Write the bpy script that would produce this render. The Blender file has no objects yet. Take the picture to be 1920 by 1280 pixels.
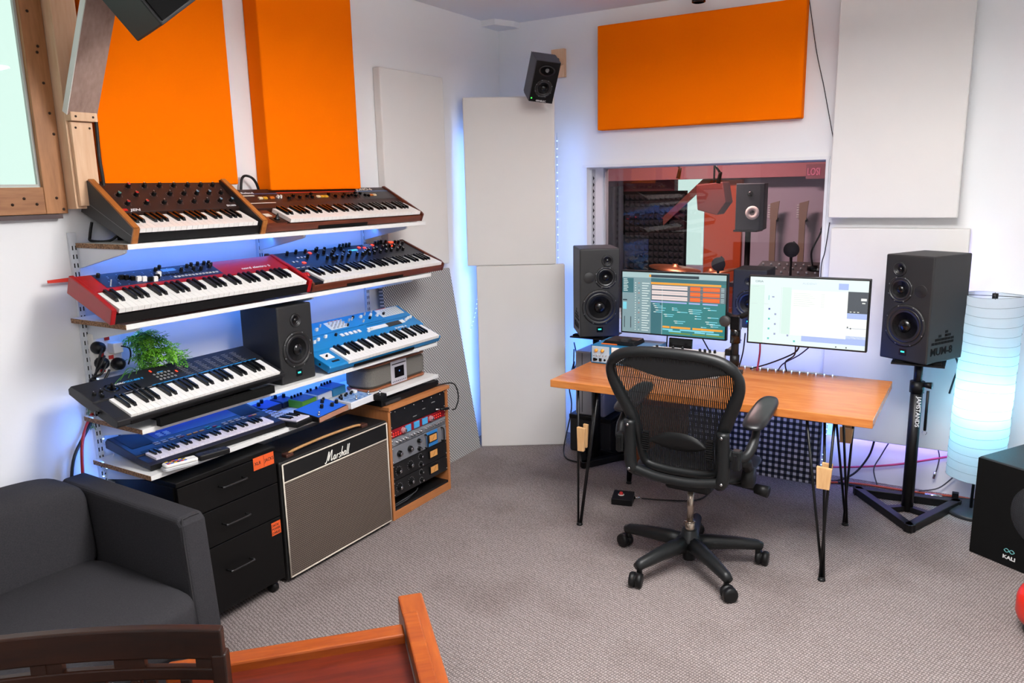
import bpy, math, random
from mathutils import Matrix, Vector, Euler
random.seed(7)
PI = math.pi
scene = bpy.context.scene
COL = scene.collection

# ------------------------------------------------------------------ camera
cam_d = bpy.data.cameras.new('camera'); cam = bpy.data.objects.new('camera', cam_d); COL.objects.link(cam)
cam_d.sensor_width = 36; cam_d.lens = 27.105; cam_d.clip_start = 0.05
cam.matrix_world = (Matrix.Translation((0, 0, 1.6633)) @ Matrix.Rotation(0.55276, 4, 'Z')
                    @ Matrix.Rotation(PI / 2 - 0.19730, 4, 'X') @ Matrix.Rotation(-0.02138, 4, 'Z'))
scene.camera = cam

# ------------------------------------------------------------------ world / exposure
world = bpy.data.worlds.new('overcast_sky'); scene.world = world
world.use_nodes = True
wb = world.node_tree.nodes['Background']
wb.inputs['Color'].default_value = (0.74, 0.93, 0.86, 1); wb.inputs['Strength'].default_value = 0.82
vs = scene.view_settings
vs.view_transform = 'Standard'; vs.look = 'None'; vs.gamma = 1.0; vs.use_curve_mapping = False
vs.exposure = 0.4
CEILING_W = 122.0        # power of each ceiling lamp
SHELF_LED_W = 1.9
CORNER_LED_W = 5.0
DESK_LED_W = 6.5
PURPLE_LED_W = 1.6
LAMP_W = 4.2
LIVE_W = 30.0

# ------------------------------------------------------------------ helpers
def srgb(h):
    if isinstance(h, (tuple, list)): return tuple(h)[:3]
    h = h.lstrip('#'); v = [int(h[i:i + 2], 16) / 255 for i in (0, 2, 4)]
    return tuple(c / 12.92 if c <= .04045 else ((c + .055) / 1.055) ** 2.4 for c in v)

MATS = {}
def M(name, col, rough=.5, metal=0., emit=0., bump=None, var=None, spec=None, stretch=None):
    """plain principled material; bump=(scale,strength), var=(scale,colour2,contrast)"""
    if name in MATS: return MATS[name]
    m = bpy.data.materials.new(name); m.use_nodes = True; nt = m.node_tree; b = nt.nodes['Principled BSDF']
    c = srgb(col)
    b.inputs['Base Color'].default_value = (*c, 1); b.inputs['Roughness'].default_value = rough; b.inputs['Metallic'].default_value = metal
    if spec is not None: b.inputs['Specular IOR Level'].default_value = spec
    if emit:
        b.inputs['Emission Color'].default_value = (*c, 1); b.inputs['Emission Strength'].default_value = emit
        b.inputs['Base Color'].default_value = (0.02, 0.02, 0.02, 1)
    if bump or var:
        tc = nt.nodes.new('ShaderNodeTexCoord'); mp = nt.nodes.new('ShaderNodeMapping')
        nt.links.new(tc.outputs['Object'], mp.inputs['Vector'])
        if stretch: mp.inputs['Scale'].default_value = stretch
    if var:
        n = nt.nodes.new('ShaderNodeTexNoise'); n.inputs['Scale'].default_value = var[0]; n.inputs['Detail'].default_value = 5
        nt.links.new(mp.outputs[0], n.inputs['Vector'])
        r = nt.nodes.new('ShaderNodeValToRGB'); w = var[2] if len(var) > 2 else .3
        r.color_ramp.elements[0].position = .5 - w / 2; r.color_ramp.elements[1].position = .5 + w / 2
        r.color_ramp.elements[0].color = (*c, 1); r.color_ramp.elements[1].color = (*srgb(var[1]), 1)
        nt.links.new(n.outputs['Fac'], r.inputs[0]); nt.links.new(r.outputs[0], b.inputs['Base Color'])
    if bump:
        n2 = nt.nodes.new('ShaderNodeTexNoise'); n2.inputs['Scale'].default_value = bump[0]; n2.inputs['Detail'].default_value = 3
        nt.links.new(mp.outputs[0], n2.inputs['Vector'])
        bp = nt.nodes.new('ShaderNodeBump'); bp.inputs['Strength'].default_value = bump[1]; bp.inputs['Distance'].default_value = .004
        nt.links.new(n2.outputs['Fac'], bp.inputs['Height']); nt.links.new(bp.outputs[0], b.inputs['Normal'])
    MATS[name] = m; return m

def wood(name, c1, c2, axis='X', rough=.4, scale=6., ring=14.):
    """long-grained wood, grain running along the given object axis"""
    m = bpy.data.materials.new(name); m.use_nodes = True; nt = m.node_tree; b = nt.nodes['Principled BSDF']
    b.inputs['Roughness'].default_value = rough
    tc = nt.nodes.new('ShaderNodeTexCoord'); mp = nt.nodes.new('ShaderNodeMapping')
    s = {'X': (.12, 1, 1), 'Y': (1, .12, 1), 'Z': (1, 1, .12)}[axis]; mp.inputs['Scale'].default_value = s
    nt.links.new(tc.outputs['Object'], mp.inputs['Vector'])
    n = nt.nodes.new('ShaderNodeTexNoise'); n.inputs['Scale'].default_value = scale; n.inputs['Detail'].default_value = 6; n.inputs['Distortion'].default_value = 1.2
    n2 = nt.nodes.new('ShaderNodeTexNoise'); n2.inputs['Scale'].default_value = scale * ring; n2.inputs['Detail'].default_value = 3
    nt.links.new(mp.outputs[0], n.inputs['Vector']); nt.links.new(mp.outputs[0], n2.inputs['Vector'])
    mx = nt.nodes.new('ShaderNodeMix'); mx.data_type = 'FLOAT'; mx.inputs[0].default_value = .4
    nt.links.new(n.outputs['Fac'], mx.inputs[2]); nt.links.new(n2.outputs['Fac'], mx.inputs[3])
    r = nt.nodes.new('ShaderNodeValToRGB'); r.color_ramp.elements[0].position = .36; r.color_ramp.elements[1].position = .64
    r.color_ramp.elements[0].color = (*srgb(c1), 1); r.color_ramp.elements[1].color = (*srgb(c2), 1)
    nt.links.new(mx.outputs[0], r.inputs[0]); nt.links.new(r.outputs[0], b.inputs['Base Color'])
    MATS[name] = m; return m

def V(*a): return Vector(a)

class MB:
    """collects faces for one mesh"""
    def __init__(s): s.v = []; s.f = []; s.m = []; s.sm = []; s.mi = 0
    def add(s, vs, fs, smooth=False):
        o = len(s.v); s.v += [tuple(v) for v in vs]
        for f in fs: s.f.append([i + o for i in f]); s.m.append(s.mi); s.sm.append(smooth)
        return s
    def box(s, x0, x1, y0, y1, z0, z1, mat=None):
        vs = [(x, y, z) for z in (z0, z1) for y in (y0, y1) for x in (x0, x1)]
        if mat is not None: vs = [mat @ Vector(v) for v in vs]
        return s.add(vs, [(0, 2, 3, 1), (4, 5, 7, 6), (0, 1, 5, 4), (2, 6, 7, 3), (0, 4, 6, 2), (1, 3, 7, 5)])
    def prism(s, poly, a, b, axis='x', mat=None):
        """poly: 2D points; axis x -> (y,z), y -> (x,z), z -> (x,y)"""
        def P(p, t): return {'x': (t, p[0], p[1]), 'y': (p[0], t, p[1]), 'z': (p[0], p[1], t)}[axis]
        n = len(poly); vs = [P(p, a) for p in poly] + [P(p, b) for p in poly]
        if mat is not None: vs = [mat @ Vector(v) for v in vs]
        ar = sum(poly[i][0] * poly[(i + 1) % n][1] - poly[(i + 1) % n][0] * poly[i][1] for i in range(n))
        flip = (ar > 0) == (axis == 'y')
        fs = [list(range(n))[::-1], list(range(n, 2 * n))] + [(i, (i + 1) % n, n + (i + 1) % n, n + i) for i in range(n)]
        if flip: fs = [list(f)[::-1] for f in fs]
        return s.add(vs, fs)
    def tube(s, pts, r, seg=8, caps=True, closed=False, flat=None, smooth=True):
        """round tube through points; r number or list; flat=(a,b) squashes along the reference frame"""
        pts = [Vector(p) for p in pts]; n = len(pts)
        rs = r if isinstance(r, (list, tuple)) else [r] * n
        up = None; vs = []
        for i, p in enumerate(pts):
            if closed: t = pts[(i + 1) % n] - pts[i - 1]
            else: t = pts[min(i + 1, n - 1)] - pts[max(i - 1, 0)]
            if t.length < 1e-9: t = Vector((0, 0, 1))
            t.normalize()
            if up is None:
                up = Vector((0, 1, 0)) if abs(t.y) < .8 else Vector((1, 0, 0))
            a = t.cross(up)
            if a.length < 1e-6: a = t.orthogonal()
            a.normalize(); b = a.cross(t).normalized(); up = b if flat is None else up
            for k in range(seg):
                an = 2 * PI * k / seg
                fa, fb = flat if flat else (1, 1)
                vs.append(p + (a * math.cos(an) * fa + b * math.sin(an) * fb) * rs[i])
        fs = []
        for i in range(n if closed else n - 1):
            j = (i + 1) % n
            for k in range(seg):
                k2 = (k + 1) % seg
                fs.append((i * seg + k, j * seg + k, j * seg + k2, i * seg + k2))
        if caps and not closed:
            fs.append(list(range(seg))); fs.append(list(range((n - 1) * seg, n * seg))[::-1])
        return s.add(vs, fs, smooth)
    def cyl(s, p0, p1, r0, r1=None, seg=12, smooth=True):
        return s.tube([p0, p1], [r0, r0 if r1 is None else r1], seg, smooth=smooth)
    def lathe(s, prof, seg=20, mat=None, smooth=True):
        """prof: (r,z) from bottom to top, about local z"""
        vs = []; n = len(prof)
        for r, z in prof:
            for k in range(seg):
                a = 2 * PI * k / seg; vs.append(Vector((r * math.cos(a), r * math.sin(a), z)))
        if mat is not None: vs = [mat @ v for v in vs]
        fs = []
        for i in range(n - 1):
            for k in range(seg):
                k2 = (k + 1) % seg; fs.append((i * seg + k, i * seg + k2, (i + 1) * seg + k2, (i + 1) * seg + k))
        if prof[0][0] > 1e-6: fs.append(list(range(seg))[::-1])
        if prof[-1][0] > 1e-6: fs.append(list(range((n - 1) * seg, n * seg)))
        return s.add(vs, fs, smooth)
    def rbox(s, x0, x1, y0, y1, z0, z1, r, seg=3, mat=None):
        """box with rounded vertical edges + slightly chamfered top and bottom"""
        def ring(ins, z):
            o = []
            rr = max(r - ins, .0005)
            for cx, cy, a0 in ((x1 - r, y1 - r, 0), (x0 + r, y1 - r, 90), (x0 + r, y0 + r, 180), (x1 - r, y0 + r, 270)):
                for k in range(seg + 1):
                    a = math.radians(a0 + 90 * k / seg); o.append(Vector((cx + rr * math.cos(a), cy + rr * math.sin(a), z)))
            return o
        c = min(r * .4, (z1 - z0) * .3)
        rings = [ring(c, z0), ring(0, z0 + c), ring(0, z1 - c), ring(c, z1)]
        n = len(rings[0]); vs = [v for R in rings for v in R]
        if mat is not None: vs = [mat @ v for v in vs]
        fs = []
        for i in range(3):
            for k in range(n): fs.append((i * n + k, i * n + (k + 1) % n, (i + 1) * n + (k + 1) % n, (i + 1) * n + k))
        fs.append(list(range(n))[::-1]); fs.append(list(range(3 * n, 4 * n)))
        return s.add(vs, fs)
    def grid(s, nu, nv, fn, smooth=True, flip=False):
        vs = [fn(i / nu, j / nv) for j in range(nv + 1) for i in range(nu + 1)]
        fs = []
        for j in range(nv):
            for i in range(nu):
                a = j * (nu + 1) + i; f = (a, a + 1, a + nu + 2, a + nu + 1); fs.append(f[::-1] if flip else f)
        return s.add(vs, fs, smooth)
    def mesh(s, name, mats):
        me = bpy.data.meshes.new(name); me.from_pydata(s.v, [], s.f); 
        for m in (mats if isinstance(mats, (list, tuple)) else [mats]): me.materials.append(m)
        me.polygons.foreach_set('material_index', s.m); me.polygons.foreach_set('use_smooth', s.sm)
        me.update(); return me

def link(name, me, parent=None, loc=(0, 0, 0), rot=(0, 0, 0), scale=None):
    o = bpy.data.objects.new(name, me); COL.objects.link(o); o.location = loc; o.rotation_euler = rot
    if scale: o.scale = scale
    if parent: o.parent = parent
    return o
def obj(name, mb, mat, parent=None, loc=(0, 0, 0), rot=(0, 0, 0), bevel=0., label=None, seg=2):
    o = link(name, mb.mesh(name, mat), parent, loc, rot)
    if bevel:
        b = o.modifiers.new('bevel', 'BEVEL'); b.width = bevel; b.segments = seg; b.limit_method = 'ANGLE'; b.angle_limit = math.radians(40)
    if label: o['label'] = label
    return o
def tag(o, label, cat, group=None):
    o['label'] = label; o['category'] = cat
    if group: o['group'] = group
    return o
def thing(name, label, cat, loc=(0, 0, 0), rot=(0, 0, 0), group=None):
    o = bpy.data.objects.new(name, None); COL.objects.link(o); o.location = loc; o.rotation_euler = rot; o.empty_display_size = .05
    return tag(o, label, cat, group)
def struct(o): o['kind'] = 'structure'; return o
def bx(*a): return MB().box(*a)
def text(name, body, size, mat, parent, loc, rot=(0, 0, 0), shear=0., ext=.0006, align='LEFT', sx=1., bold=0.):
    cu = bpy.data.curves.new(name, 'FONT'); cu.body = body; cu.size = size; cu.extrude = ext; cu.shear = shear; cu.align_x = align; cu.offset = bold
    cu.resolution_u = 3
    t = bpy.data.objects.new(name + '_curve', cu); COL.objects.link(t)
    dg = bpy.context.evaluated_depsgraph_get(); me = bpy.data.meshes.new_from_object(t.evaluated_get(dg))
    bpy.data.objects.remove(t); bpy.data.curves.remove(cu)
    me.materials.clear(); me.materials.append(mat)
    return link(name, me, parent, loc, rot, (sx, 1, 1))
def area(name, loc, direction, sx, sy, power, col, parent=None, spread=180):
    l = bpy.data.lights.new(name, 'AREA'); l.shape = 'RECTANGLE'; l.size = sx; l.size_y = sy; l.energy = power; l.color = col; l.spread = math.radians(spread)
    o = bpy.data.objects.new(name, l); COL.objects.link(o); o.location = loc
    d = Vector(direction).normalized()
    o.rotation_euler = d.to_track_quat('-Z', 'Y').to_euler()
    if parent: o.parent = parent
    return o
def smooth_pts(pts, n=6, closed=False):
    """Catmull-Rom through points"""
    P = [Vector(p) for p in pts]; out = []; L = len(P)
    rng = range(L if closed else L - 1)
    for i in rng:
        g = (lambda k: P[k % L]) if closed else (lambda k: P[min(max(k, 0), L - 1)])
        a, b, c, d = g(i - 1), g(i), g(i + 1), g(i + 2)
        for k in range(n):
            t = k / n
            out.append(.5 * ((2 * b) + (c - a) * t + (2 * a - 5 * b + 4 * c - d) * t * t + (3 * b - a - 3 * c + d) * t ** 3))
    if not closed: out.append(P[-1])
    return out
def cable(name, pts, r, mat, label=None, parent=None, n=6, seg=6, cat='cable'):
    o = obj(name, MB().tube(smooth_pts(pts, n), r, seg), mat, parent)
    if label: tag(o, label, cat)
    return o

# ------------------------------------------------------------------ materials
white_wall = M('white_paint', (.84, .84, .84), .75, bump=(60, .08), var=(3, (.81, .82, .83), .6))
ceil_mat = M('ceiling_paint', (.78, .78, .80), .85)
black = M('black_plastic', '#0f0f10', .45, spec=.3)
black_matte = M('black_matte', '#0b0b0b', .8, spec=.15)
black_gloss = M('black_gloss', '#0b0b0c', .18)
dark_grey = M('dark_grey_plastic', '#2b2c2e', .5)
mid_grey = M('mid_grey_plastic', '#6f7073', .5)
light_grey = M('light_grey_plastic', '#b9babb', .5)
white_pl = M('white_plastic', '#e6e4de', .45)
cream = M('cream_plastic', '#d8d2c2', .5)
chrome = M('chrome', '#c9c9c9', .2, 1.)
steel_black = M('black_steel', '#121213', .4, .3)
key_white = M('key_white', '#e9e7e2', .3)
key_black = M('key_black', '#0c0c0d', .25)
red_pl = M('red_plastic', '#b4120f', .35)
red_glow = M('red_led', '#ff3a20', emit=2.2)
cyan_glow = M('cyan_led', '#35ffe6', emit=1.6)
white_print = M('white_print', '#d9d9d9', .6)
grey_print = M('grey_print', '#8b8b8b', .6)
orange_fab = M('orange_fabric', (.90, .165, 0.), .95, bump=(900, .15), spec=.05)
offwhite_fab = M('offwhite_fabric', '#e0ddd8', .95, var=(2.5, '#dad8d5', .5), bump=(700, .12))
cable_black = M('cable_rubber', '#0d0d0e', .5)
cable_red = M('cable_red', '#b51c14', .5)
cable_pink = M('cable_pink', '#b23c62', .5)
cable_grey = M('cable_grey', '#3c3d40', .5)
cable_white = M('cable_white', '#d5d6da', .5)
pine = wood('pine', '#d8ab84', '#e7c5a2', 'Z', .6)
brown_ply = wood('brown_boards', '#8a5a35', '#b07a4c', 'Z', .5)
desk_wood = wood('desk_beech', '#ac5f28', '#cd8446', 'X', .25, 5.)
rack_wood = wood('rack_beech', '#a8683a', '#bb7a48', 'Z', .45)
mahog = wood('mahogany', '#4a2113', '#6d3420', 'X', .35)
jen_wood = wood('synth_teak', '#8a4e20', '#b06f33', 'Y', .4)
chair_dark = wood('chair_dark_wood', '#1a0c07', '#321709', 'X', .35)
chair_orange = wood('chair_orange_wood', '#87390c', '#a95618', 'X', .35)
seat_red = wood('seat_red_wood', '#4d1508', '#6d240d', 'X', .35)
block_wood = wood('block_wood', '#c99a66', '#e0b684', 'Z', .5)
chip = M('chipboard', '#a77f5e', .9, var=(160, '#5d4330', .25))
# ------------------------------------------------------------------ room shell
def carpet_mat():
    m = bpy.data.materials.new('woven_carpet'); m.use_nodes = True; nt = m.node_tree; b = nt.nodes['Principled BSDF']
    b.inputs['Roughness'].default_value = .95; b.inputs['Specular IOR Level'].default_value = .1
    tc = nt.nodes.new('ShaderNodeTexCoord'); mp = nt.nodes.new('ShaderNodeMapping'); mp.inputs['Rotation'].default_value = (0, 0, .30)
    nt.links.new(tc.outputs['Object'], mp.inputs['Vector'])
    def wave(scale, direction, dist):
        w = nt.nodes.new('ShaderNodeTexWave'); w.bands_direction = direction; w.inputs['Scale'].default_value = scale
        w.inputs['Distortion'].default_value = dist; w.inputs['Detail'].default_value = 3; w.inputs['Detail Scale'].default_value = 3.0
        nt.links.new(mp.outputs[0], w.inputs['Vector']); return w
    w1 = wave(31, 'X', 3.2); w2 = wave(24, 'Y', 4.0)
    mul = nt.nodes.new('ShaderNodeMath'); mul.operation = 'MULTIPLY'
    nt.links.new(w1.outputs['Fac'], mul.inputs[0]); nt.links.new(w2.outputs['Fac'], mul.inputs[1])
    n = nt.nodes.new('ShaderNodeTexNoise'); n.inputs['Scale'].default_value = 260; nt.links.new(mp.outputs[0], n.inputs['Vector'])
    ad = nt.nodes.new('ShaderNodeMath'); ad.operation = 'MULTIPLY_ADD'; ad.inputs[1].default_value = .5
    nt.links.new(n.outputs['Fac'], ad.inputs[0]); nt.links.new(mul.outputs[0], ad.inputs[2])
    r = nt.nodes.new('ShaderNodeValToRGB'); r.color_ramp.elements[0].position = .12; r.color_ramp.elements[1].position = .75
    r.color_ramp.elements[0].color = (*srgb('#5d5452'), 1); r.color_ramp.elements[1].color = (*srgb('#a79c99'), 1)
    nt.links.new(ad.outputs[0], r.inputs[0])
    # old stains with shapes of their own
    n2 = nt.nodes.new('ShaderNodeTexNoise'); n2.inputs['Scale'].default_value = 2.3; n2.inputs['Detail'].default_value = 6
    nt.links.new(tc.outputs['Object'], n2.inputs['Vector'])
    r2 = nt.nodes.new('ShaderNodeValToRGB'); r2.color_ramp.elements[0].position = .3; r2.color_ramp.elements[1].position = .5
    r2.color_ramp.elements[0].color = (.80, .78, .77, 1); r2.color_ramp.elements[1].color = (1, 1, 1, 1)
    nt.links.new(n2.outputs['Fac'], r2.inputs[0])
    mx = nt.nodes.new('ShaderNodeMix'); mx.data_type = 'RGBA'; mx.blend_type = 'MULTIPLY'; mx.inputs[0].default_value = 1
    nt.links.new(r.outputs[0], mx.inputs[6]); nt.links.new(r2.outputs[0], mx.inputs[7]); nt.links.new(mx.outputs[2], b.inputs['Base Color'])
    bp = nt.nodes.new('ShaderNodeBump'); bp.inputs['Strength'].default_value = .6; bp.inputs['Distance'].default_value = .006
    nt.links.new(ad.outputs[0], bp.inputs['Height']); nt.links.new(bp.outputs[0], b.inputs['Normal'])
    return m
XL, YB, ZC = -2.85, 4.53, 2.70        # left wall, back wall, ceiling
XR, YF = 1.55, -1.9
carpet = carpet_mat()
struct(obj('floor', bx(XL - .15, XR + .15, YF - .15, YB + .32, -.1, 0), carpet))
struct(obj('ceiling', bx(XL - .15, XR + .15, YF - .15, YB + .32, ZC, ZC + .1), ceil_mat))
# left wall with the daylight window hole
WY0, WY1, WZ0, WZ1 = .15, 1.49, 1.70, 2.55
w = MB(); a, b_ = XL - .15, XL
w.box(a, b_, YF, WY0 - .05, 0, ZC); w.box(a, b_, WY1 + .076, YB + .32, 0, ZC); w.box(a, b_, WY0 - .05, WY1 + .076, 0, WZ0 - .01); w.box(a, b_, WY0 - .05, WY1 + .076, WZ1 + .05, ZC)
struct(obj('wall_left', w, white_wall))
# back wall with the studio window hole
GX0, GX1, GZ0, GZ1 = -2.205, -.778, .82, 1.775
w = MB(); a, b_ = YB, YB + .32
w.box(XL, GX0, a, b_, 0, ZC); w.box(GX1, XR, a, b_, 0, ZC); w.box(GX0, GX1, a, b_, 0, GZ0); w.box(GX0, GX1, a, b_, GZ1, ZC)
struct(obj('wall_back', w, white_wall))
struct(obj('wall_right', bx(XR, XR + .15, YF - .15, YB + .32, 0, ZC), white_wall))
struct(obj('wall_front', bx(XL - .15, XR, YF - .15, YF, 0, ZC), M('low_bounce_grey', (.40, .41, .43), .8)))  # unseen wall; its grey is made up to cut bounced light
# small boxed-in corner of the ceiling
struct(obj('trim_1', MB().prism([(XL, YB), (XL, YB - .20), (XL + .10, YB - .20), (XL + .16, YB - .06), (XL + .16, YB)], ZC - .035, ZC, 'z'), white_wall))

# ---- studio window
def glass_mat(name, tint, refl, rough=0.):
    m = bpy.data.materials.new(name); m.use_nodes = True; nt = m.node_tree; nt.nodes.remove(nt.nodes['Principled BSDF'])
    out = nt.nodes['Material Output']; t = nt.nodes.new('ShaderNodeBsdfTransparent'); t.inputs[0].default_value = (*tint, 1)
    g = nt.nodes.new('ShaderNodeBsdfGlossy'); g.inputs['Roughness'].default_value = rough
    fr = nt.nodes.new('ShaderNodeFresnel'); fr.inputs['IOR'].default_value = 1.5
    mu = nt.nodes.new('ShaderNodeMath'); mu.operation = 'MULTIPLY'; mu.inputs[1].default_value = refl; mu.use_clamp = True
    nt.links.new(fr.outputs[0], mu.inputs[0])
    mx = nt.nodes.new('ShaderNodeMixShader'); nt.links.new(mu.outputs[0], mx.inputs[0]); nt.links.new(t.outputs[0], mx.inputs[1]); nt.links.new(g.outputs[0], mx.inputs[2])
    nt.links.new(mx.outputs[0], out.inputs['Surface']); return m
studio_glass = glass_mat('studio_glass', (.93, .93, .95), 1.3)
win1 = thing('window_1', '', 'x'); del win1['label']; del win1['category']; struct(win1)
sillw = M('sill_white', (.78, .78, .79), .5)
f = MB(); yy0, yy1 = 4.775, 4.83
f.box(GX0, GX0 + .008, yy0, yy1, GZ0, GZ1); f.box(GX1 - .008, GX1, yy0, yy1, GZ0, GZ1); f.box(GX0 + .008, GX1 - .008, yy0, yy1, GZ1 - .006, GZ1); f.box(GX0 + .008, GX1 - .008, yy0, yy1, GZ0, GZ0 + .02)
obj('window_frame', f, light_grey, win1)
obj('window_pane', bx(GX0 + .008, GX1 - .008, 4.799, 4.805, GZ0 + .02, GZ1 - .006), studio_glass, win1)
# slim white casing bead round the opening
f = MB(); f.box(GX0 - .016, GX0, YB - .008, YB, GZ0, GZ1); f.box(GX1, GX1 + .016, YB - .008, YB, GZ0, GZ1); f.box(GX0 - .03, GX1 + .02, YB - .012, YB, GZ1, GZ1 + .016)
obj('casing', f, sillw, win1)
# slotted rail inside the left reveal
f = MB().box(GX0, GX0 + .004, YB + .06, YB + .11, .9, GZ1 - .01)
rail = obj('slotted_rail', f, light_grey, win1)
slot = MB().prism([(0, -.013), (.016, 0), (0, .013)], 0, .002, 'x').mesh('slot', black_matte)
for k in range(20):
    link('slot', slot, rail, (GX0 + .004, YB + .075, .93 + k * .041))

# ---- daylight window on the left wall
win2 = thing('window_2', '', 'x'); del win2['label']; del win2['category']; struct(win2)
pane_mat = glass_mat('daylight_pane', (.97, 1., .985), .25)
obj('window_pane', bx(XL - .016, XL - .010, WY0, WY1, WZ0, WZ1), pane_mat, win2)
bead = M('grey_bead', '#b9bcb6', .6)
f = MB(); f.box(XL - .010, XL + .004, WY1 - .008, WY1, WZ0, WZ1); f.box(XL - .010, XL + .004, WY0, WY1 - .008, WZ0, WZ0 + .008)
obj('glazing_bead', f, bead, win2)
obj('frame_board', bx(XL, XL + .022, WY1, WY1 + .075, 1.605, ZC), brown_ply, win2, bevel=.002)
bh = wood('brown_board_level', '#8a5a35', '#b07a4c', 'Y', .5)
obj('frame_board', bx(XL, XL + .022, WY0 - .1, WY1 - .001, 1.605, 1.698), bh, win2, bevel=.002)
obj('frame_board', bx(XL, XL + .022, WY0 - .1, WY1 - .001, WZ1, ZC), bh, win2, bevel=.002)
obj('frame_board', bx(XL, XL + .022, WY0 - .1, WY0 - .005, 1.70, WZ1), brown_ply, win2, bevel=.002)
obj('ledge', bx(XL, XL + .03, WY0 - .1, WY1 + .05, 1.588, 1.603), M('dark_ledge', '#4a3a3a', .6), win2)
scr = MB().lathe([(0, 0), (.005, 0), (.005, .0015), (0, .002)], 8, Matrix.Rotation(PI / 2, 4, 'Y')).mesh('screw', M('screw', '#3a2a20', .5, .6))
for yy, zz in ((1.515, 2.28), (1.535, 2.17), (1.53, 2.15), (1.538, 2.05), (1.545, 1.95), (1.55, 1.88), (1.53, 1.66), (1.55, 1.62), (1.46, 1.64), (1.42, 1.66), (1.38, 1.64)):
    link('screw', scr, win2, (XL + .022, yy, zz))
# portal so the renderer finds the daylight
pl = bpy.data.lights.new('window_portal', 'AREA'); pl.shape = 'RECTANGLE'; pl.size = WZ1 - WZ0; pl.size_y = WY1 - WY0
po = bpy.data.objects.new('window_portal', pl); COL.objects.link(po); po.location = (XL - .1, (WY0 + WY1) / 2, (WZ0 + WZ1) / 2)
po.rotation_euler = Vector((1, 0, 0)).to_track_quat('-Z', 'Y').to_euler(); pl.cycles.is_portal = True

# pale timber post and knee brace
t = tag(obj('timber_post', bx(XL + .001, XL + .075, 1.567, 1.655, 1.62, ZC - .002), pine, None, bevel=.003), 'pale pine post standing against the left wall beside the window', 'post')
d = Vector((.20, 0, .36)).normalized(); nn = Vector((d.z, 0, -d.x)) * .028
s0 = Vector((XL + .077, 0, 1.955)); e0 = s0 + d * .80
brace = tag(obj('knee_brace', MB().prism([(v.x, v.z) for v in (s0, s0 + nn, e0 + nn, e0)], 1.562, 1.668, 'y'), wood('brace_wood', '#8f7468', '#ab9084', 'Z', .6), None, bevel=.002), 'weathered diagonal timber brace rising from the pine post to the ceiling', 'beam')
obj('painted_edge', MB().prism([(v.x, v.z) for v in (s0, s0 + nn, e0 + nn, e0)], 1.559, 1.5618, 'y'), white_pl, brace, label='white painted edge')
obj('cleat', bx(XL + .077, XL + .110, 1.568, 1.664, 1.922, 1.952), pine, brace, bevel=.002)
obj('lower_board', bx(XL + .076, XL + .092, 1.575, 1.652, 1.63, 1.920), pine, brace, bevel=.002)
ys = MB().lathe([(0, 0), (.004, 0), (.004, .0015), (0, .002)][::-1], 8, Matrix.Rotation(PI / 2, 4, 'Y')).mesh('screw', M('screw', '#3a2a20', .5, .6))
for dx, yy, z in ((.110, 1.585, 1.937), (.110, 1.647, 1.937), (.092, 1.59, 1.90), (.092, 1.64, 1.90)):
    link('screw', ys, brace, (XL + dx, yy, z))

# ---- ceiling lamps out of view; uplights and the rear lamp are added fill
lens_mat = M('lamp_diffuser', (1., .97, .93), emit=1.2)
def ceiling_lamp(x, y, sx, sy, power, lab):
    t = thing('ceiling_lamp', lab, 'lamp', (x, y, ZC - .26), group=None)
    for sx_ in (-.4, .4): obj('suspension_rod', MB().cyl((sx_ * sx, 0, 0), (sx_ * sx, 0, .26), .005, seg=6), steel_black, t)
    area('added_uplight', (0, 0, .012), (0, 0, 1), sx - .04, sy - .04, power * .62, (1., .98, .965), t)  # upward light and its glowing plate, added to brighten ceiling and upper walls
    obj('added_upper_diffuser', bx(-sx / 2 + .02, sx / 2 - .02, -sy / 2 + .02, sy / 2 - .02, .0, .006), lens_mat, t)
    obj('housing', bx(-sx / 2, sx / 2, -sy / 2, sy / 2, -.05, 0), white_pl, t, bevel=.004)
    obj('diffuser', bx(-sx / 2 + .02, sx / 2 - .02, -sy / 2 + .02, sy / 2 - .02, -.056, -.05), lens_mat, t)
    area('lamp_light', (0, 0, -.06), (0, 0, -1), sx - .04, sy - .04, power * .50, (1., .98, .965), t)
ceiling_lamp(-.45, 2.15, 1.2, .6, CEILING_W, 'flat white suspended lamp in front of the desk')
ceiling_lamp(-.2, -.4, 1.2, .6, CEILING_W * .34, 'flat white suspended fill lamp added behind the camera')  # unseen lamp, added as soft fill from behind the camera
# small lamp above the orange panel on the back wall
t = thing('spotlight', 'small black spotlight hanging over the orange back panel', 'spotlight', (-1.41, 4.24, ZC))
obj('stem', MB().cyl((0, 0, -.06), (0, 0, 0), .012), black, t)
obj('lamp_head', MB().lathe([(.030, -.10), (.036, -.098), (.036, -.05), (.02, -.04), (0, -.04)], 16), black_gloss, t)
obj('reflector', MB().lathe([(0, -.085), (.026, -.1), (.03, -.1)], 16), chrome, t)

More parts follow.
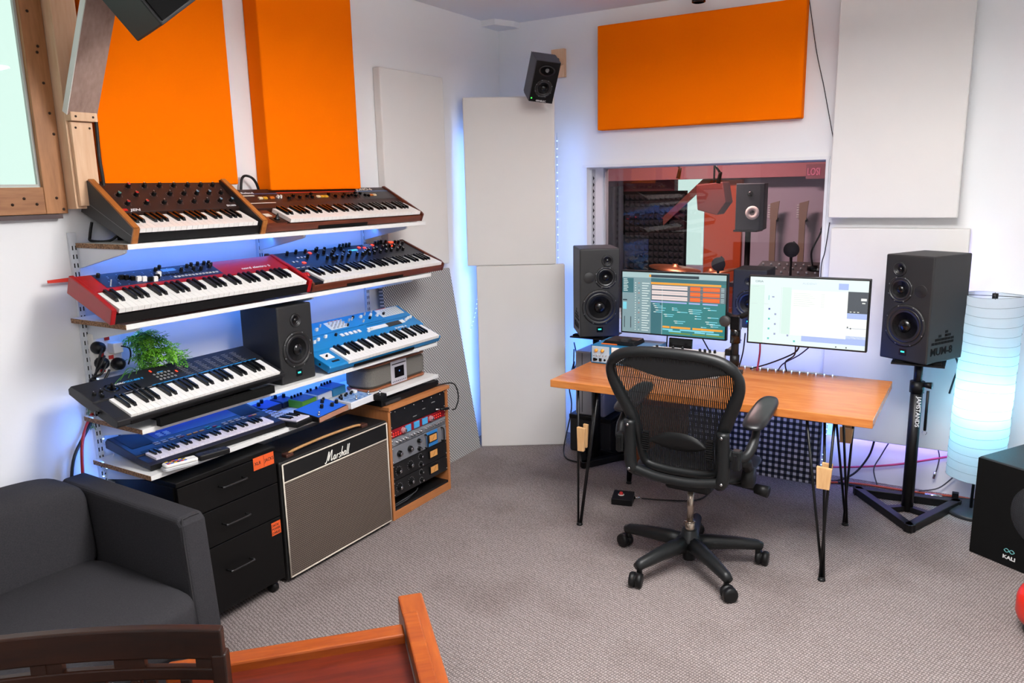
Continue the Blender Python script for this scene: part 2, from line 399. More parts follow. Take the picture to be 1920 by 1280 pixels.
# ------------------------------------------------------------------ live room behind the glass
lx0, lx1, ly0, ly1, lz1 = -4.6, .6, YB + .32, 7.1, 2.35
maroon = M('maroon_paint', '#5c2730', .8); lav = M('lavender_paint', '#a59aa8', .8)
live = struct(obj('wall_live_room', MB().box(lx0, -2.55, ly1, ly1 + .1, 0, lz1).box(lx0 - .1, lx0, ly0, ly1, 0, lz1), maroon))
struct(obj('wall_live_room_pale', MB().box(-2.55, -2.26, ly1, ly1 + .1, 0, .9).box(-2.55, -2.26, ly1, ly1 + .1, 1.95, lz1).box(-2.26, lx1, ly1, ly1 + .1, 0, lz1).box(lx1, lx1 + .1, ly0, ly1, 0, lz1), lav))
struct(obj('floor_live_room', bx(lx0, lx1, ly0, ly1, -.1, 0), M('live_floor', '#4a3833', .7)))
struct(obj('ceiling_live_room', bx(lx0, lx1, ly0, ly1 + .1, lz1, lz1 + .1), M('pink_ceiling', '#b9868a', .8)))
obj('window_3', bx(-2.55, -2.26, ly1 + .03, ly1 + .04, .9, 1.95), pane_mat); struct(bpy.data.objects['window_3'])
tag(obj('knee_brace', MB().prism([(-2.62, 1.36), (-2.62, 1.28), (-2.16, 1.70), (-2.16, 1.78)], ly1 - .098, ly1 - .073, 'y'), M('red_brown_beam', '#6b3226', .6)), 'dark red diagonal timber brace across the far window behind the glass', 'beam')
tag(obj('acoustic_panel', bx(-2.24, -1.90, ly1 - .05, ly1 - .002, .3, 1.69), M('rust_fabric', '#b0431a', .9), bevel=.004), 'rust orange acoustic panel on the far wall behind the studio glass', 'panel')
# dark wedge foam
fm = MB()
for i in range(12):
    for j in range(17):
        x = -3.04 + i * .05; z = .55 + j * .06; yb = ly1 - .02
        fm.add([(x, yb, z), (x + .05, yb, z), (x + .05, yb, z + .06), (x, yb, z + .06), (x + .025, yb - .05, z + .03)], [(0, 4, 3), (3, 4, 2), (2, 4, 1), (1, 4, 0), (0, 3, 2, 1)])
foam = tag(obj('foam_panel', bx(-3.06, -2.42, ly1 - .02, ly1 - .001, .53, 1.60), black_matte), 'black egg-crate foam panel behind the studio glass', 'foam panel')
fo = obj('foam_pyramids', fm, M('foam_grey', '#27262a', .95), foam); fo['kind'] = 'stuff'
# dark curtain
cm = MB().grid(60, 2, lambda u, v: (-3.75 + u * .7, ly1 - .06 + .03 * math.sin(u * 70), .05 + v * 1.6))
tag(obj('curtain', cm, M('dark_curtain', '#1d1618', .9)), 'dark pleated curtain at the left end of the far room', 'curtain')
# studio monitor on a stand (white cone)
def cone_speaker_live():
    t = thing('speaker_stand', 'black stand holding the white-coned speaker behind the glass', 'stand', (-1.59, 6.1, 0))
    obj('base', bx(-.13, .13, -.13, .13, 0, .02), steel_black, t); obj('pole', MB().cyl((0, 0, .02), (0, 0, 1.29), .022), steel_black, t); obj('plate', bx(-.09, .09, -.09, .09, 1.29, 1.305), steel_black, t)
    s = thing('cone_speaker', 'grey speaker with a white cone on a stand behind the glass', 'speaker', (-1.57, 6.1, 1.305), (0, 0, .12))
    obj('cabinet', bx(-.105, .105, -.1, .1, 0, .35), M('charcoal_cab', '#2e3438', .6), s, bevel=.006)
    obj('cone', MB().lathe([(0, -.004), (.02, .0), (.022, .006), (.05, .008), (.052, 0)], 20, Matrix.Translation((.02, -.1, .13)) @ Matrix.Rotation(PI / 2, 4, 'X')), M('white_cone', '#e8e2d8', .6), s)
    obj('tweeter', MB().lathe([(0, .012), (.018, .005), (.022, 0)], 14, Matrix.Translation((0, -.1, .27)) @ Matrix.Rotation(PI / 2, 4, 'X')), black_gloss, s)
cone_speaker_live()
t = thing('hanging_speaker', 'dark red wedge speaker hung from the ceiling behind the glass', 'speaker', (-1.93, 6.3, 1.45))
obj('cabinet', MB().prism([(-.10, 0), (.06, -.04), (.13, .06), (.10, .22), (-.12, .20)], -.1, .1, 'y'), M('maroon_box', '#5a1c16', .6), t, bevel=.006)
obj('hanger', MB().cyl((0, 0, .2), (0, 0, lz1 - 1.45), .008), steel_black, t)
# guitars on the pale wall
def guitar(x, lab, col):
    t = thing('electric_guitar', lab, 'guitar', (x, ly1 - .12, .72), group='guitars hung on the far wall')
    body = [(.15 * math.cos(a) * (1 + .16 * math.cos(2 * a)), .19 * math.sin(a) - .03 * math.cos(2 * a)) for a in [2 * PI * k / 24 for k in range(24)]]
    obj('body', MB().prism([(x_ * .6, z_ * .95) for x_, z_ in body], -.02, .02, 'y'), M('guitar_' + col[1:], col, .3), t, bevel=.006)
    obj('neck', bx(-.024, .024, -.03, -.008, .12, .62), M('neck_wood', '#7d6a5c', .5), t)
    obj('headstock', MB().prism([(-.03, .62), (.03, .62), (.045, .78), (-.03, .76)], -.026, -.008, 'y'), M('neck_wood', '#7d6a5c', .5), t)
    for k in range(6):
        obj('tuning_peg', MB().cyl((-.05, -.017, .64 + k * .02), (-.03, -.017, .64 + k * .02), .006, seg=6), light_grey, t)
    obj('hook', bx(-.012, .012, -.005, .118, .60, .63), steel_black, t)
guitar(-1.60, 'pale electric guitar hanging left of the other guitar behind the glass', '#8d7a72')
guitar(-1.36, 'pale electric guitar hanging nearest the right edge of the studio glass', '#86767c')
# boom mic stands, cymbals, pop filter, mixer
def cymbal(x, y, z, r, tilt, lab):
    t = thing('cymbal_stand', lab, 'cymbal', (x, y, 0))
    obj('pole', MB().cyl((0, 0, .02), (0, 0, z), .010), chrome, t)
    obj('base', MB().cyl((0, 0, 0), (0, 0, .02), .1, seg=16), chrome, t)
    m = Matrix.Translation((0, 0, z)) @ Matrix.Rotation(tilt, 4, 'Y')
    obj('cymbal', MB().lathe([(r, -.004), (r, 0), (r * .3, .012), (.03, .02), (.02, .035), (0, .037)], 28, m), M('bronze', '#9a6040', .35, .8), t)
cymbal(-2.05, 5.75, 1.02, .2, .12, 'bronze cymbal on the left stand behind the glass')
cymbal(-1.75, 5.7, 1.0, .22, -.2, 'tilted bronze cymbal beside the other one behind the glass')
def mic(x, y, z, lab, r=.04):
    t = thing('microphone_stand', lab, 'microphone', (x, y, 0))
    obj('base', MB().cyl((0, 0, 0), (0, 0, .02), .12, seg=18), steel_black, t); obj('pole', MB().cyl((0, 0, .02), (0, 0, z - r), .009), steel_black, t)
    obj('pop_filter', MB().lathe([(0, -.008), (r, -.006), (r, .006), (0, .008)], 20, Matrix.Translation((0, 0, z)) @ Matrix.Rotation(PI / 2, 4, 'X')), M('pop_mesh', '#2c2a2c', .8), t)
    obj('capsule', MB().lathe([(0, -.05), (.02, -.045), (.022, .03), (0, .05)], 12, Matrix.Translation((0, .06, z))), dark_grey, t)
mic(-1.496, 5.03, 1.139, 'microphone with black pop filter left of the third speaker top', .045)
mic(-1.043, 5.05, 1.243, 'microphone with grey round pop filter behind the right side of the glass', .048)
t = thing('talkback_microphone', 'thin gooseneck microphone rising behind the glass at the right', 'microphone', (-.98, 5.42, 1.082))
obj('foot', MB().cyl((0, 0, 0), (0, 0, .03), .035), black, t)
obj('gooseneck', MB().tube(smooth_pts([(0, 0, .03), (-.01, 0, .12), (.03, 0, .22), (.05, 0, .27)]), .006, 6), black, t)
obj('capsule', MB().cyl((.046, 0, .262), (.06, 0, .30), .011, .009), black, t)
t = thing('mixer_desk', 'dark mixing console on a table behind the glass', 'mixer', (-1.05, 5.40, 0))
obj('table', MB().box(-.42, .42, -.2, .25, .97, 1.0).box(-.40, -.36, -.18, .22, 0, .97).box(.36, .40, -.18, .22, 0, .97), M('dark_table', '#3b2b26', .6), t)
obj('console', MB().prism([(-.18, 1.0), (.2, 1.0), (.2, 1.115), (-.18, 1.045)], -.30, .38, 'x'), dark_grey, t)
kn = MB().cyl((0, 0, 0), (0, 0, .014), .007, .006, 8).mesh('knob', light_grey)
for i in range(12):
    for j in range(3): link('knob', kn, t, (-.27 + i * .054, -.08 + j * .09, 1.0635 + j * .0166))
tag(obj('ceiling_beam', bx(lx0 + .01, lx1 - .01, ly1 - .16, ly1 - .10, 1.70, 1.92), M('pink_beam', '#a86a70', .7), bevel=.004), 'wide pinkish beam across the top of the far room behind the glass', 'beam')
for x_, z_, lab in ((-1.985, 1.70, 'small black microphone hanging at the top left of the studio glass'), (-1.685, 1.66, 'small black microphone hanging at the top middle of the studio glass')):
    t = thing('hanging_microphone', lab, 'microphone', (x_, 5.6, z_), group='microphones hung in the far room')
    obj('capsule', MB().cyl((0, 0, 0), (.015, 0, .08), .016, .013, 10), black, t); obj('clip', MB().cyl((.015, 0, .07), (-.03, 0, .13), .008, seg=8), black, t)
    obj('drop_tube', MB().cyl((-.03, 0, .12), (-.03, 0, lz1 - z_), .006, seg=6), steel_black, t)
t = thing('neon_sign', 'pink neon sign at the top right corner of the studio glass', 'neon sign', (-1.335, ly1 - .17, 1.70))
obj('backboard', bx(-.01, .17, .0, .008, -.02, .10), M('sign_board', '#8a5560', .6), t)
text('lettering', 'LOSI', .085, M('neon_pink', '#e06a84', emit=.7), t, (0, -.004, .01), (PI / 2, 0, 0), 0, .003, 'LEFT', .62, .0)
t = thing('ceiling_lamp', 'reddish ceiling lamp of the room behind the glass', 'lamp', (-1.9, 5.9, lz1))
obj('housing', bx(-.3, .3, -.15, .15, -.05, 0), white_pl, t)
obj('diffuser', bx(-.28, .28, -.13, .13, -.055, -.05), M('pink_diffuser', (1, .5, .42), emit=1.), t)
area('lamp_light', (0, 0, -.06), (0, 0, -1), .5, .25, LIVE_W, (1., .66, .62), t)
# ------------------------------------------------------------------ acoustic panels
def panel(name, label, x0, x1, y0, y1, z0, z1, mat, bevel=.006):
    return tag(obj(name, bx(x0, x1, y0, y1, z0, z1), mat, None, bevel=bevel), label, 'acoustic panel')
panel('acoustic_panel', 'tall orange fabric panel nearest the window on the left wall', XL + .001, -2.76, 1.672, 2.27, 1.70, 2.69, orange_fab)
panel('acoustic_panel', 'tall orange fabric panel on the left wall above the brown synthesizer', XL + .001, -2.76, 2.445, 3.035, 1.672, 2.69, orange_fab)
panel('acoustic_panel', 'off-white fabric panel on the left wall right of the orange panels', XL + .001, -2.80, 3.271, 3.831, 1.215, 2.30, offwhite_fab)
panel('acoustic_panel', 'wide orange fabric panel on the back wall above the studio window', -2.103, -.905, 4.46, YB - .001, 1.995, 2.60, orange_fab)
panel('acoustic_panel', 'off-white fabric panel high on the back wall right of the studio window', -.735, -.135, 4.42, YB - .001, 1.468, 2.62, offwhite_fab)
panel('acoustic_panel', 'off-white fabric panel low on the back wall behind the speaker stand', -.72, -.075, 4.44, YB - .001, .262, 1.414, offwhite_fab)
# two panels stacked across the corner
ang = math.atan2(.298, .47)
def corner_panel(label, z0, z1, w, lean, push):
    o = obj('acoustic_panel', bx(0, w, 0, .05, 0, z1 - z0), offwhite_fab, None, (-2.716 - push * math.sin(ang), 3.995 + push * math.cos(ang), z0), (lean, 0, ang), bevel=.006)
    return tag(o, label, 'acoustic panel')
corner_panel('off-white fabric panel standing on the carpet in the room corner', 0.0, 1.183, .556, -.012, 0)
o = corner_panel('off-white fabric panel stacked on the lower one in the room corner', 1.184, 2.20, .556, -.01, .012); o.location.x -= .045; o.location.y -= .03
# woven diamond-pattern board leaning by the shelves
def weave(name, c1, c2, sx, sy, rot, plane='yz', ramp=(.35, .6), rough=.8, bump=.4):
    m = bpy.data.materials.new(name); m.use_nodes = True; nt = m.node_tree; b = nt.nodes['Principled BSDF']; b.inputs['Roughness'].default_value = rough
    tc = nt.nodes.new('ShaderNodeTexCoord'); mp = nt.nodes.new('ShaderNodeMapping'); mp.inputs['Rotation'].default_value = rot
    nt.links.new(tc.outputs['Object'], mp.inputs['Vector'])
    ws = []
    for s_, dr in ((sx, plane[0].upper()), (sy, plane[1].upper())):
        w = nt.nodes.new('ShaderNodeTexWave'); w.bands_direction = dr; w.inputs['Scale'].default_value = s_; w.inputs['Detail'].default_value = 0
        nt.links.new(mp.outputs[0], w.inputs['Vector']); ws.append(w)
    mu = nt.nodes.new('ShaderNodeMath'); mu.operation = 'MULTIPLY'; nt.links.new(ws[0].outputs['Fac'], mu.inputs[0]); nt.links.new(ws[1].outputs['Fac'], mu.inputs[1])
    r = nt.nodes.new('ShaderNodeValToRGB'); r.color_ramp.elements[0].position = ramp[0]; r.color_ramp.elements[1].position = ramp[1]
    r.color_ramp.elements[0].color = (*srgb(c1), 1); r.color_ramp.elements[1].color = (*srgb(c2), 1)
    nt.links.new(mu.outputs[0], r.inputs[0]); nt.links.new(r.outputs[0], b.inputs['Base Color'])
    bp = nt.nodes.new('ShaderNodeBump'); bp.inputs['Strength'].default_value = bump; bp.inputs['Distance'].default_value = .003
    nt.links.new(mu.outputs[0], bp.inputs['Height']); nt.links.new(bp.outputs[0], b.inputs['Normal'])
    return m
diamond = weave('diamond_weave', '#6c6d70', '#d3d1cd', 23, 23, (PI / 4, 0, 0), 'yz', (.1, .34))
pb = MB().prism([(3.20, 0), (3.98, 0), (3.83, 1.19), (3.20, 1.19)], -.015, .015, 'x')
pbo = tag(obj('patterned_board', pb, diamond, None, (-2.728, 0, 0), (0, -.076, 0)), 'grey diamond-patterned board leaning behind the equipment rack', 'board')
# gingham acoustic panel under the desk, against the wall
def gingham_mat():
    m = bpy.data.materials.new('gingham_cloth'); m.use_nodes = True; nt = m.node_tree; b = nt.nodes['Principled BSDF']; b.inputs['Roughness'].default_value = .95
    tc = nt.nodes.new('ShaderNodeTexCoord'); sp = nt.nodes.new('ShaderNodeSeparateXYZ'); nt.links.new(tc.outputs['Object'], sp.inputs[0])
    outs = []
    for k in (0, 2):
        a = nt.nodes.new('ShaderNodeMath'); a.operation = 'MULTIPLY'; a.inputs[1].default_value = 1 / .034; nt.links.new(sp.outputs[k], a.inputs[0])
        fr = nt.nodes.new('ShaderNodeMath'); fr.operation = 'FRACT'; nt.links.new(a.outputs[0], fr.inputs[0])
        g = nt.nodes.new('ShaderNodeMath'); g.operation = 'GREATER_THAN'; g.inputs[1].default_value = .5; nt.links.new(fr.outputs[0], g.inputs[0]); outs.append(g)
    s = nt.nodes.new('ShaderNodeMath'); s.operation = 'ADD'; nt.links.new(outs[0].outputs[0], s.inputs[0]); nt.links.new(outs[1].outputs[0], s.inputs[1])
    d = nt.nodes.new('ShaderNodeMath'); d.operation = 'MULTIPLY'; d.inputs[1].default_value = .5; nt.links.new(s.outputs[0], d.inputs[0])
    r = nt.nodes.new('ShaderNodeValToRGB'); r.color_ramp.interpolation = 'CONSTANT'
    r.color_ramp.elements[0].position = 0; r.color_ramp.elements[0].color = (.55, .53, .49, 1)
    r.color_ramp.elements[1].position = .4; r.color_ramp.elements[1].color = (.055, .05, .045, 1)
    e = r.color_ramp.elements.new(.8); e.color = (.008, .008, .008, 1)
    nt.links.new(d.outputs[0], r.inputs[0]); nt.links.new(r.outputs[0], b.inputs['Base Color']); return m
tag(obj('gingham_panel', bx(0, 1.185, 0, .06, 0, .62), gingham_mat(), None, (-1.88, 4.33, 0.001), (-.035, 0, 0), bevel=.006), 'black and white gingham panel standing under the desk against the wall', 'acoustic panel')

# ------------------------------------------------------------------ LED strips
led_blue = (.05, .24, 1.); led_white_blue = (.17, .38, 1.)
bead_blue = M('led_bead_blue', (.35, .60, 1.), emit=4.)
bead_mesh = MB().lathe([(0, -.004), (.004, 0), (0, .004)], 6).mesh('led_bead', bead_blue)
strip_mat = M('led_tape', '#c9d2e6', .6)
def led_line(label, pts, spacing, n_smooth=6, bead=None):
    P = smooth_pts(pts, n_smooth); o = obj('led_strip', MB().tube(P, .002, 5), strip_mat); tag(o, label, 'LED strip')
    acc = 0.
    for a, b in zip(P[:-1], P[1:]):
        L = (b - a).length; t = spacing - acc
        while t < L:
            link('led_bead', bead or bead_mesh, o, a.lerp(b, t / L)); t += spacing
        acc = (acc + L) % spacing
    return o
# strip in the corner, visible between the panels
o = led_line('blue LED strip hanging between the corner panels and the left wall', [(-2.82, 4.22, 1.30), (-2.835, 4.16, .9), (-2.835, 4.08, .75)], .030)
area('led_light', (-2.735, 4.09, 1.05), (-.85, -.25, 0), .03, 1.9, CORNER_LED_W * .42, led_white_blue, None)
area('led_light', (-2.315, 4.375, 1.05), (.2, 1, 0), .03, 1.9, CORNER_LED_W * .2, led_white_blue, None)
for lab, a, b_ in (('blue LED strip running up the corner behind the white panels', (-2.66, 4.526, .1), (-2.66, 4.526, 2.0)), ('blue LED strip behind the right edge of the corner panels', (-2.42, 4.526, .1), (-2.42, 4.526, 2.0))):
    o = led_line(lab, [a, b_], .05, 2)
# strip along the back edge of the desk
o = led_line('blue LED strip lying along the back edge of the desk', [(-1.72, 3.872, .7435), (-1.0, 3.872, .7435), (-.56, 3.872, .7435)], .038)
area('led_light', (-1.15, 3.93, .71), (.0, 1, .0), 1.1, .02, DESK_LED_W * .5, (.02, .15, 1.))
area('led_light', (-2.23, 4.40, .50), (.1, 1, -.1), .06, .5, DESK_LED_W * .14, (.03, .18, 1.))
o = led_line('blue LED strip hanging down beside the gingham panel', [(-.66, 4.38, .55), (-.66, 4.33, .35), (-.672, 4.27, .12)], .028)
area('led_light', (-.672, 4.40, .33), (.5, .8, 0), .02, .4, .35, (.10, .28, 1.))
# violet strip behind the lower right panel
o = led_line('violet LED strip tucked under the low off-white wall panel', [(-.70, 4.50, .285), (-.09, 4.50, .285)], .04, 2)
area('led_light', (-.38, 4.485, .256), (0, .35, -1), .62, .02, PURPLE_LED_W * .34, (.34, .28, 1.))
area('led_light', (-.066, 4.49, .85), (1, .3, 0), .02, 1.1, PURPLE_LED_W * .28, (.45, .38, 1.))

# ------------------------------------------------------------------ shelf unit
ST = [1.498, 1.228, .856, .680]          # top of each shelf
SX = [-2.515, -2.494, -2.473, -2.473]    # front edges
SY0 = [1.578, 1.525, 1.525, 1.537]; SY1 = 3.2424
melamine = M('white_melamine', '#dcdcda', .4)
shelf = thing('shelf_unit', 'white four-tier wall shelf unit on slotted uprights', 'shelf', (0, 0, 0))
metal_white = M('white_metal', '#d4d8de', .45)
for y in (1.572, 2.42, 3.12):
    u = obj('upright', MB().box(XL + .001, XL + .016, y - .0125, y + .0125, .45, 1.535), metal_white, shelf)
    sl = MB()
    for k in range(32):
        for s in (-.006, .006): sl.box(XL + .016, XL + .0164, y + s - .002, y + s + .002, .48 + k * .032, .496 + k * .032)
    so = obj('slots', sl, black_matte, u); so['kind'] = 'stuff'
for i in range(4):
    board = obj('shelf_board', bx(XL + .018, SX[i], SY0[i] + .001, SY1, ST[i] - .018, ST[i]), melamine, shelf, bevel=.001)
    obj('raw_end', bx(XL + .018, SX[i] - .001, SY0[i] - .0005, SY0[i] + .001, ST[i] - .0175, ST[i] - .0005), chip, board, label='bare chipboard end of the shelf')
    for y in (1.588, 2.42, 3.12):
        zt = ST[i] - .0185; L = SX[i] - XL - .03
        obj('bracket', MB().prism([(XL + .016, zt), (XL + L, zt), (XL + L, zt - .012), (XL + L - .02, zt - .018), (XL + .016, zt - .075)], y - .006, y + .006, 'y'), metal_white, shelf, bevel=.001)
for i, nm in enumerate(('top', 'second', 'third', 'lowest')):
    o = led_line('blue LED strip along the wall under the %s shelf' % nm, [(XL + .05, 1.62, ST[i] - .022), (XL + .05, 3.10, ST[i] - .022)], .06, 2)
    if i < 3: area('led_light', (XL + .10, 2.36, ST[i] - .024), (-.45, 0, -.9), 1.5, .012, SHELF_LED_W * (.62, .5, .55)[i], led_blue)
area('led_light', (XL + .10, 2.36, ST[2] - .024), (-.3, 0, -.9), 1.5, .012, SHELF_LED_W * .45, led_blue)
area('led_light', (XL + .08, 1.54, .70), (-.5, -1, -.1), .012, .4, .5, (.08, .28, 1.))

# fairy lights wound round the left upright
o = led_line('string of blue fairy lights wound down the left shelf upright', [(XL + .03, 1.60, 1.02), (XL + .035, 1.57, .92), (XL + .03, 1.60, .82), (XL + .035, 1.575, .74), (XL + .06, 1.60, .70), (XL + .03, 1.56, .60), (XL + .04, 1.60, .52)], .035)

# ------------------------------------------------------------------ keyboards
def keyboard(name, label, cat, loc, tilt, yaw=0.):
    return thing(name, label, cat, loc, (tilt, 0, PI / 2 + yaw))
def add_keys(t, x0, n, pitch, d0, length, h, bl=.62, thick=.016, w_mat=None):
    wm = MB().box(.0006, pitch - .0006, d0, d0 + length, h - thick, h).mesh('white_key', w_mat or key_white)
    bw = pitch * .52; bh = .011 * pitch / .0235
    bm = MB().add([(-bw / 2, 0, h), (bw / 2, 0, h), (bw / 2, length * bl, h), (-bw / 2, length * bl, h), (-bw * .34, length * .06, h + bh), (bw * .34, length * .06, h + bh), (bw * .38, length * bl, h + bh), (-bw * .38, length * bl, h + bh)],
                  [(0, 1, 5, 4), (1, 2, 6, 5), (2, 3, 7, 6), (3, 0, 4, 7), (4, 5, 6, 7)]).mesh('black_key', key_black)
    for i in range(n):
        link('white_key', wm, t, (x0 + i * pitch, 0, 0))
        if i < n - 1 and i % 7 in (0, 1, 3, 4, 5):
            link('black_key', bm, t, (x0 + (i + 1) * pitch, d0 + length * (1 - bl), 0))
class Panel:
    """sloping control panel: u along the keyboard, v from panel front to back"""
    def __init__(s, t, d0, h0, d1, h1): s.t = t; s.a = (d0, h0); s.b = (d1, h1); s.an = math.atan2(h1 - h0, d1 - d0); s.L = math.hypot(d1 - d0, h1 - h0)
    def at(s, u, v, lift=0.):
        c, sn = math.cos(s.an), math.sin(s.an)
        return (u, s.a[0] + v * s.L * c - lift * sn, s.a[1] + v * s.L * sn + lift * c)
    def put(s, name, me, u, v, lift=0., rz=0., parent=None): return link(name, me, parent or s.t, s.at(u, v, lift), Euler((s.an, 0, 0)).to_matrix().to_euler() if not rz else (Matrix.Rotation(s.an, 3, 'X') @ Matrix.Rotation(rz, 3, 'Z')).to_euler())
    def rects(s, name, rs, mat, lift=.0004, thick=.0008):
        """flat raised rectangles (u0,u1,v0,v1): each a part of its own, a dense printed field one part"""
        out = None; mb = MB(); one = len(rs) <= 16
        for u0, u1, v0, v1 in rs:
            if one: mb = MB()
            ps = [s.at(u, v, lift + k) for k in (0, thick) for v in (v0, v1) for u in (u0, u1)]
            mb.add(ps, [(0, 2, 3, 1), (4, 5, 7, 6), (0, 1, 5, 4), (2, 6, 7, 3), (0, 4, 6, 2), (1, 3, 7, 5)])
            if one: out = obj(name, mb, mat, s.t)
        if not one: out = obj(name, mb, mat, s.t); out['kind'] = 'stuff'
        return out
    def txt(s, name, body, size, mat, u, v, shear=0., sx=1., bold=0.): return text(name, body, size, mat, s.t, s.at(u, v, .0016), (s.an, 0, 0), shear, .0003, 'LEFT', sx, bold)
def knob_mesh(r, h, mat, cap=None, seg=12):
    mb = MB().tube([(0, 0, 0), (0, 0, h * .9), (0, 0, h)], [r, r * .92, r * .75], seg, smooth=False)
    ms = [mat]
    if cap:
        ms.append(cap); mb.mi = 1; mb.lathe([(0, h + .0006), (r * .7, h + .0004), (r * .7, h)][::-1], seg)
    mb.mi = len(ms); ms.append(white_print); mb.box(-.0006, .0006, r * .35, r * .98, h * .91, h * 1.03)
    return mb.mesh('knob', ms)
def slider_mesh(w, d, h, mat): return MB().add([(-w / 2, -d / 2, 0), (w / 2, -d / 2, 0), (w / 2, d / 2, 0), (-w / 2, d / 2, 0), (-w / 2, -d / 4, h), (w / 2, -d / 4, h), (w / 2, d / 4, h), (-w / 2, d / 4, h)], [(0, 3, 2, 1), (4, 5, 6, 7), (0, 1, 5, 4), (1, 2, 6, 5), (2, 3, 7, 6), (3, 0, 4, 7)]).mesh('slider', mat)
def button_mesh(w, d, h, mat): return bx(-w / 2, w / 2, -d / 2, d / 2, 0, h).mesh('button', mat)
def riser(t, w, zdrop, d, depth, tilt):
    """support block below the raised rear; zdrop = local height needed"""
    pass

R = math.radians
def body(t, poly, x0, x1, mat, name='body', bevel=.0015): return obj(name, MB().prism(poly, x0, x1, 'x'), mat, t, bevel=bevel)
def stand_under(name, label, x0, x1, y0, y1, z0, tilt, front_x, front_z, mat=black_matte):
    """black wedge riser between shelf and tilted keyboard (own thing on the shelf)"""
    zf = front_z + (front_x - x1) * math.tan(tilt) - .004; zb = front_z + (front_x - x0) * math.tan(tilt) - .004
    o = obj(name, MB().prism([(x0, z0 + .0005), (x1, z0 + .0005), (x1, max(zf, z0 + .004)), (x0, zb)], y0, y1, 'y'), mat)
    return tag(o, label, 'riser')

# --- brown and teak 37-key synth (top shelf, left)
T = R(22); loc = (-2.549, 1.605, 1.5005)
jen = keyboard('analog_synthesizer', 'black and teak analog synthesizer with red-capped knobs on the top shelf', 'synthesizer', loc, T)
JW = .578
brown_panel = M('synth_brown_panel', '#2a1712', .45)
body(jen, [(.004, .002), (.004, .036), (.125, .036), (.125, .062), (.285, .118), (.288, .002)], .016, JW - .016, brown_panel)
obj('front_lip', bx(.018, JW - .018, -.008, .004, .004, .036), black, jen)
for x0 in (0, JW - .014):
    c = body(jen, [(-.012, 0), (-.016, .060), (.266, .128), (.29, .118), (.29, 0)], x0, x0 + .014, dark_grey, 'end_cheek')
    lip = MB(); an = math.atan2(.068, .282)
    lip.prism([(-.0165, .060), (.266, .1285), (.264, .134), (-.020, .066)], x0 - .002, x0 + .020, 'x'); lip.prism([(-.0125, 0), (-.0165, .060), (-.022, .064), (-.020, 0)], x0 - .002, x0 + .020, 'x')
    obj('teak_lip', lip, jen_wood, c)
obj('seam', MB().prism([(-.012, .030), (-.012, .032), (.29, .050), (.29, .048)], -.001, .0, 'x'), mid_grey, jen)
add_keys(jen, .032, 22, .0235, -.006, .115, .055, .6)
P = Panel(jen, .125, .0625, .285, .1185)
kb_ = knob_mesh(.0085, .016, black); kr = knob_mesh(.0085, .016, black, red_pl); kg = knob_mesh(.0085, .016, black, M('green_cap', '#3f7d74', .5)); kgr = knob_mesh(.0085, .016, black, M('bluegrey_cap', '#5d7f95', .5))
marks = []
rows = [(.80, [(.145, kr), (.21, kb_), (.273, kb_), (.335, kb_), (.397, kb_), (.458, kb_), (.515, kb_)]),
        (.52, [(.082, kg), (.150, kr), (.222, kb_), (.290, kb_), (.352, kb_), (.41, kgr), (.467, kgr), (.525, kb_)]),
        (.24, [(.09, kr), (.165, kr), (.238, kb_), (.305, kb_), (.368, kb_), (.428, kb_), (.49, kgr), (.545, kgr)])]
ticks = MB()
for v, ks in rows:
    for u, me in ks:
        P.put('knob', me, u, v)
        for k in range(9):
            a = R(-40 + k * 32); p = P.at(u + .0135 * math.cos(a), v + .0135 * math.sin(a) / P.L, .0003)
            ticks.box(p[0] - .0008, p[0] + .0008, p[1] - .0008, p[1] + .0008, p[2] - .0004, p[2] + .0006)
tk = obj('dial_markings', ticks, grey_print, jen); tk['kind'] = 'stuff'
P.txt('lettering', 'JEN', .017, white_print, .082, .015, .25, 1.5, .0004); P.txt('lettering', 'SX1000', .013, white_print, .505, .05, 0, 1.1, .0003)
P.rects('logo_mark', [(.055, .074, .03, .10)], red_pl)
stand_under('keyboard_riser', 'black riser block under the rear of the black and teak synthesizer', -2.80, -2.62, 1.72, 2.05, ST[0], T, -2.549, 1.5005)

# --- brown 61-key synth (top shelf, right)
T = R(22); loc = (-2.545, 2.197, 1.502)
juno = keyboard('vintage_synthesizer', 'dark brown five-octave synthesizer with orange buttons on the top shelf', 'synthesizer', loc, T)
W = 1.045; bp_ = M('juno_brown', '#2e1712', .4)
body(juno, [(.01, .002), (.01, .030), (.135, .030), (.137, .048), (.172, .056), (.290, .073), (.292, .02), (.24, .002)], .012, W - .012, bp_)
for x0 in (0, W - .012): body(juno, [(-.006, .0), (-.008, .040), (.008, .047), (.285, .081), (.296, .075), (.296, .02), (.25, 0)], x0, x0 + .012, mahog, 'end_cheek')
obj('front_rail', bx(.012, W - .012, -.004, .0095, .0, .030), mahog, juno, bevel=.002)
obj('foot_strip', bx(.30, .62, -.007, -.004, .002, .016), black_matte, juno)
obj('left_block', bx(.014, .118, .0, .134, .030, .040), mahog, juno)
obj('bender_panel', bx(.06, .118, -.001, .05, .0402, .0425), black, juno)
obj('bender_lever', MB().lathe([(.014, 0), (.009, .006), (.004, .02), (.003, .026), (0, .027)], 10, Matrix.Translation((.085, .03, .0425))), black_gloss, juno)
obj('glide_plate', bx(.06, .092, .066, .092, .0402, .0425), cream, juno)
add_keys(juno, .136, 36, .0246, .001, .118, .052, .62)
P = Panel(juno, .172, .0562, .290, .0732)
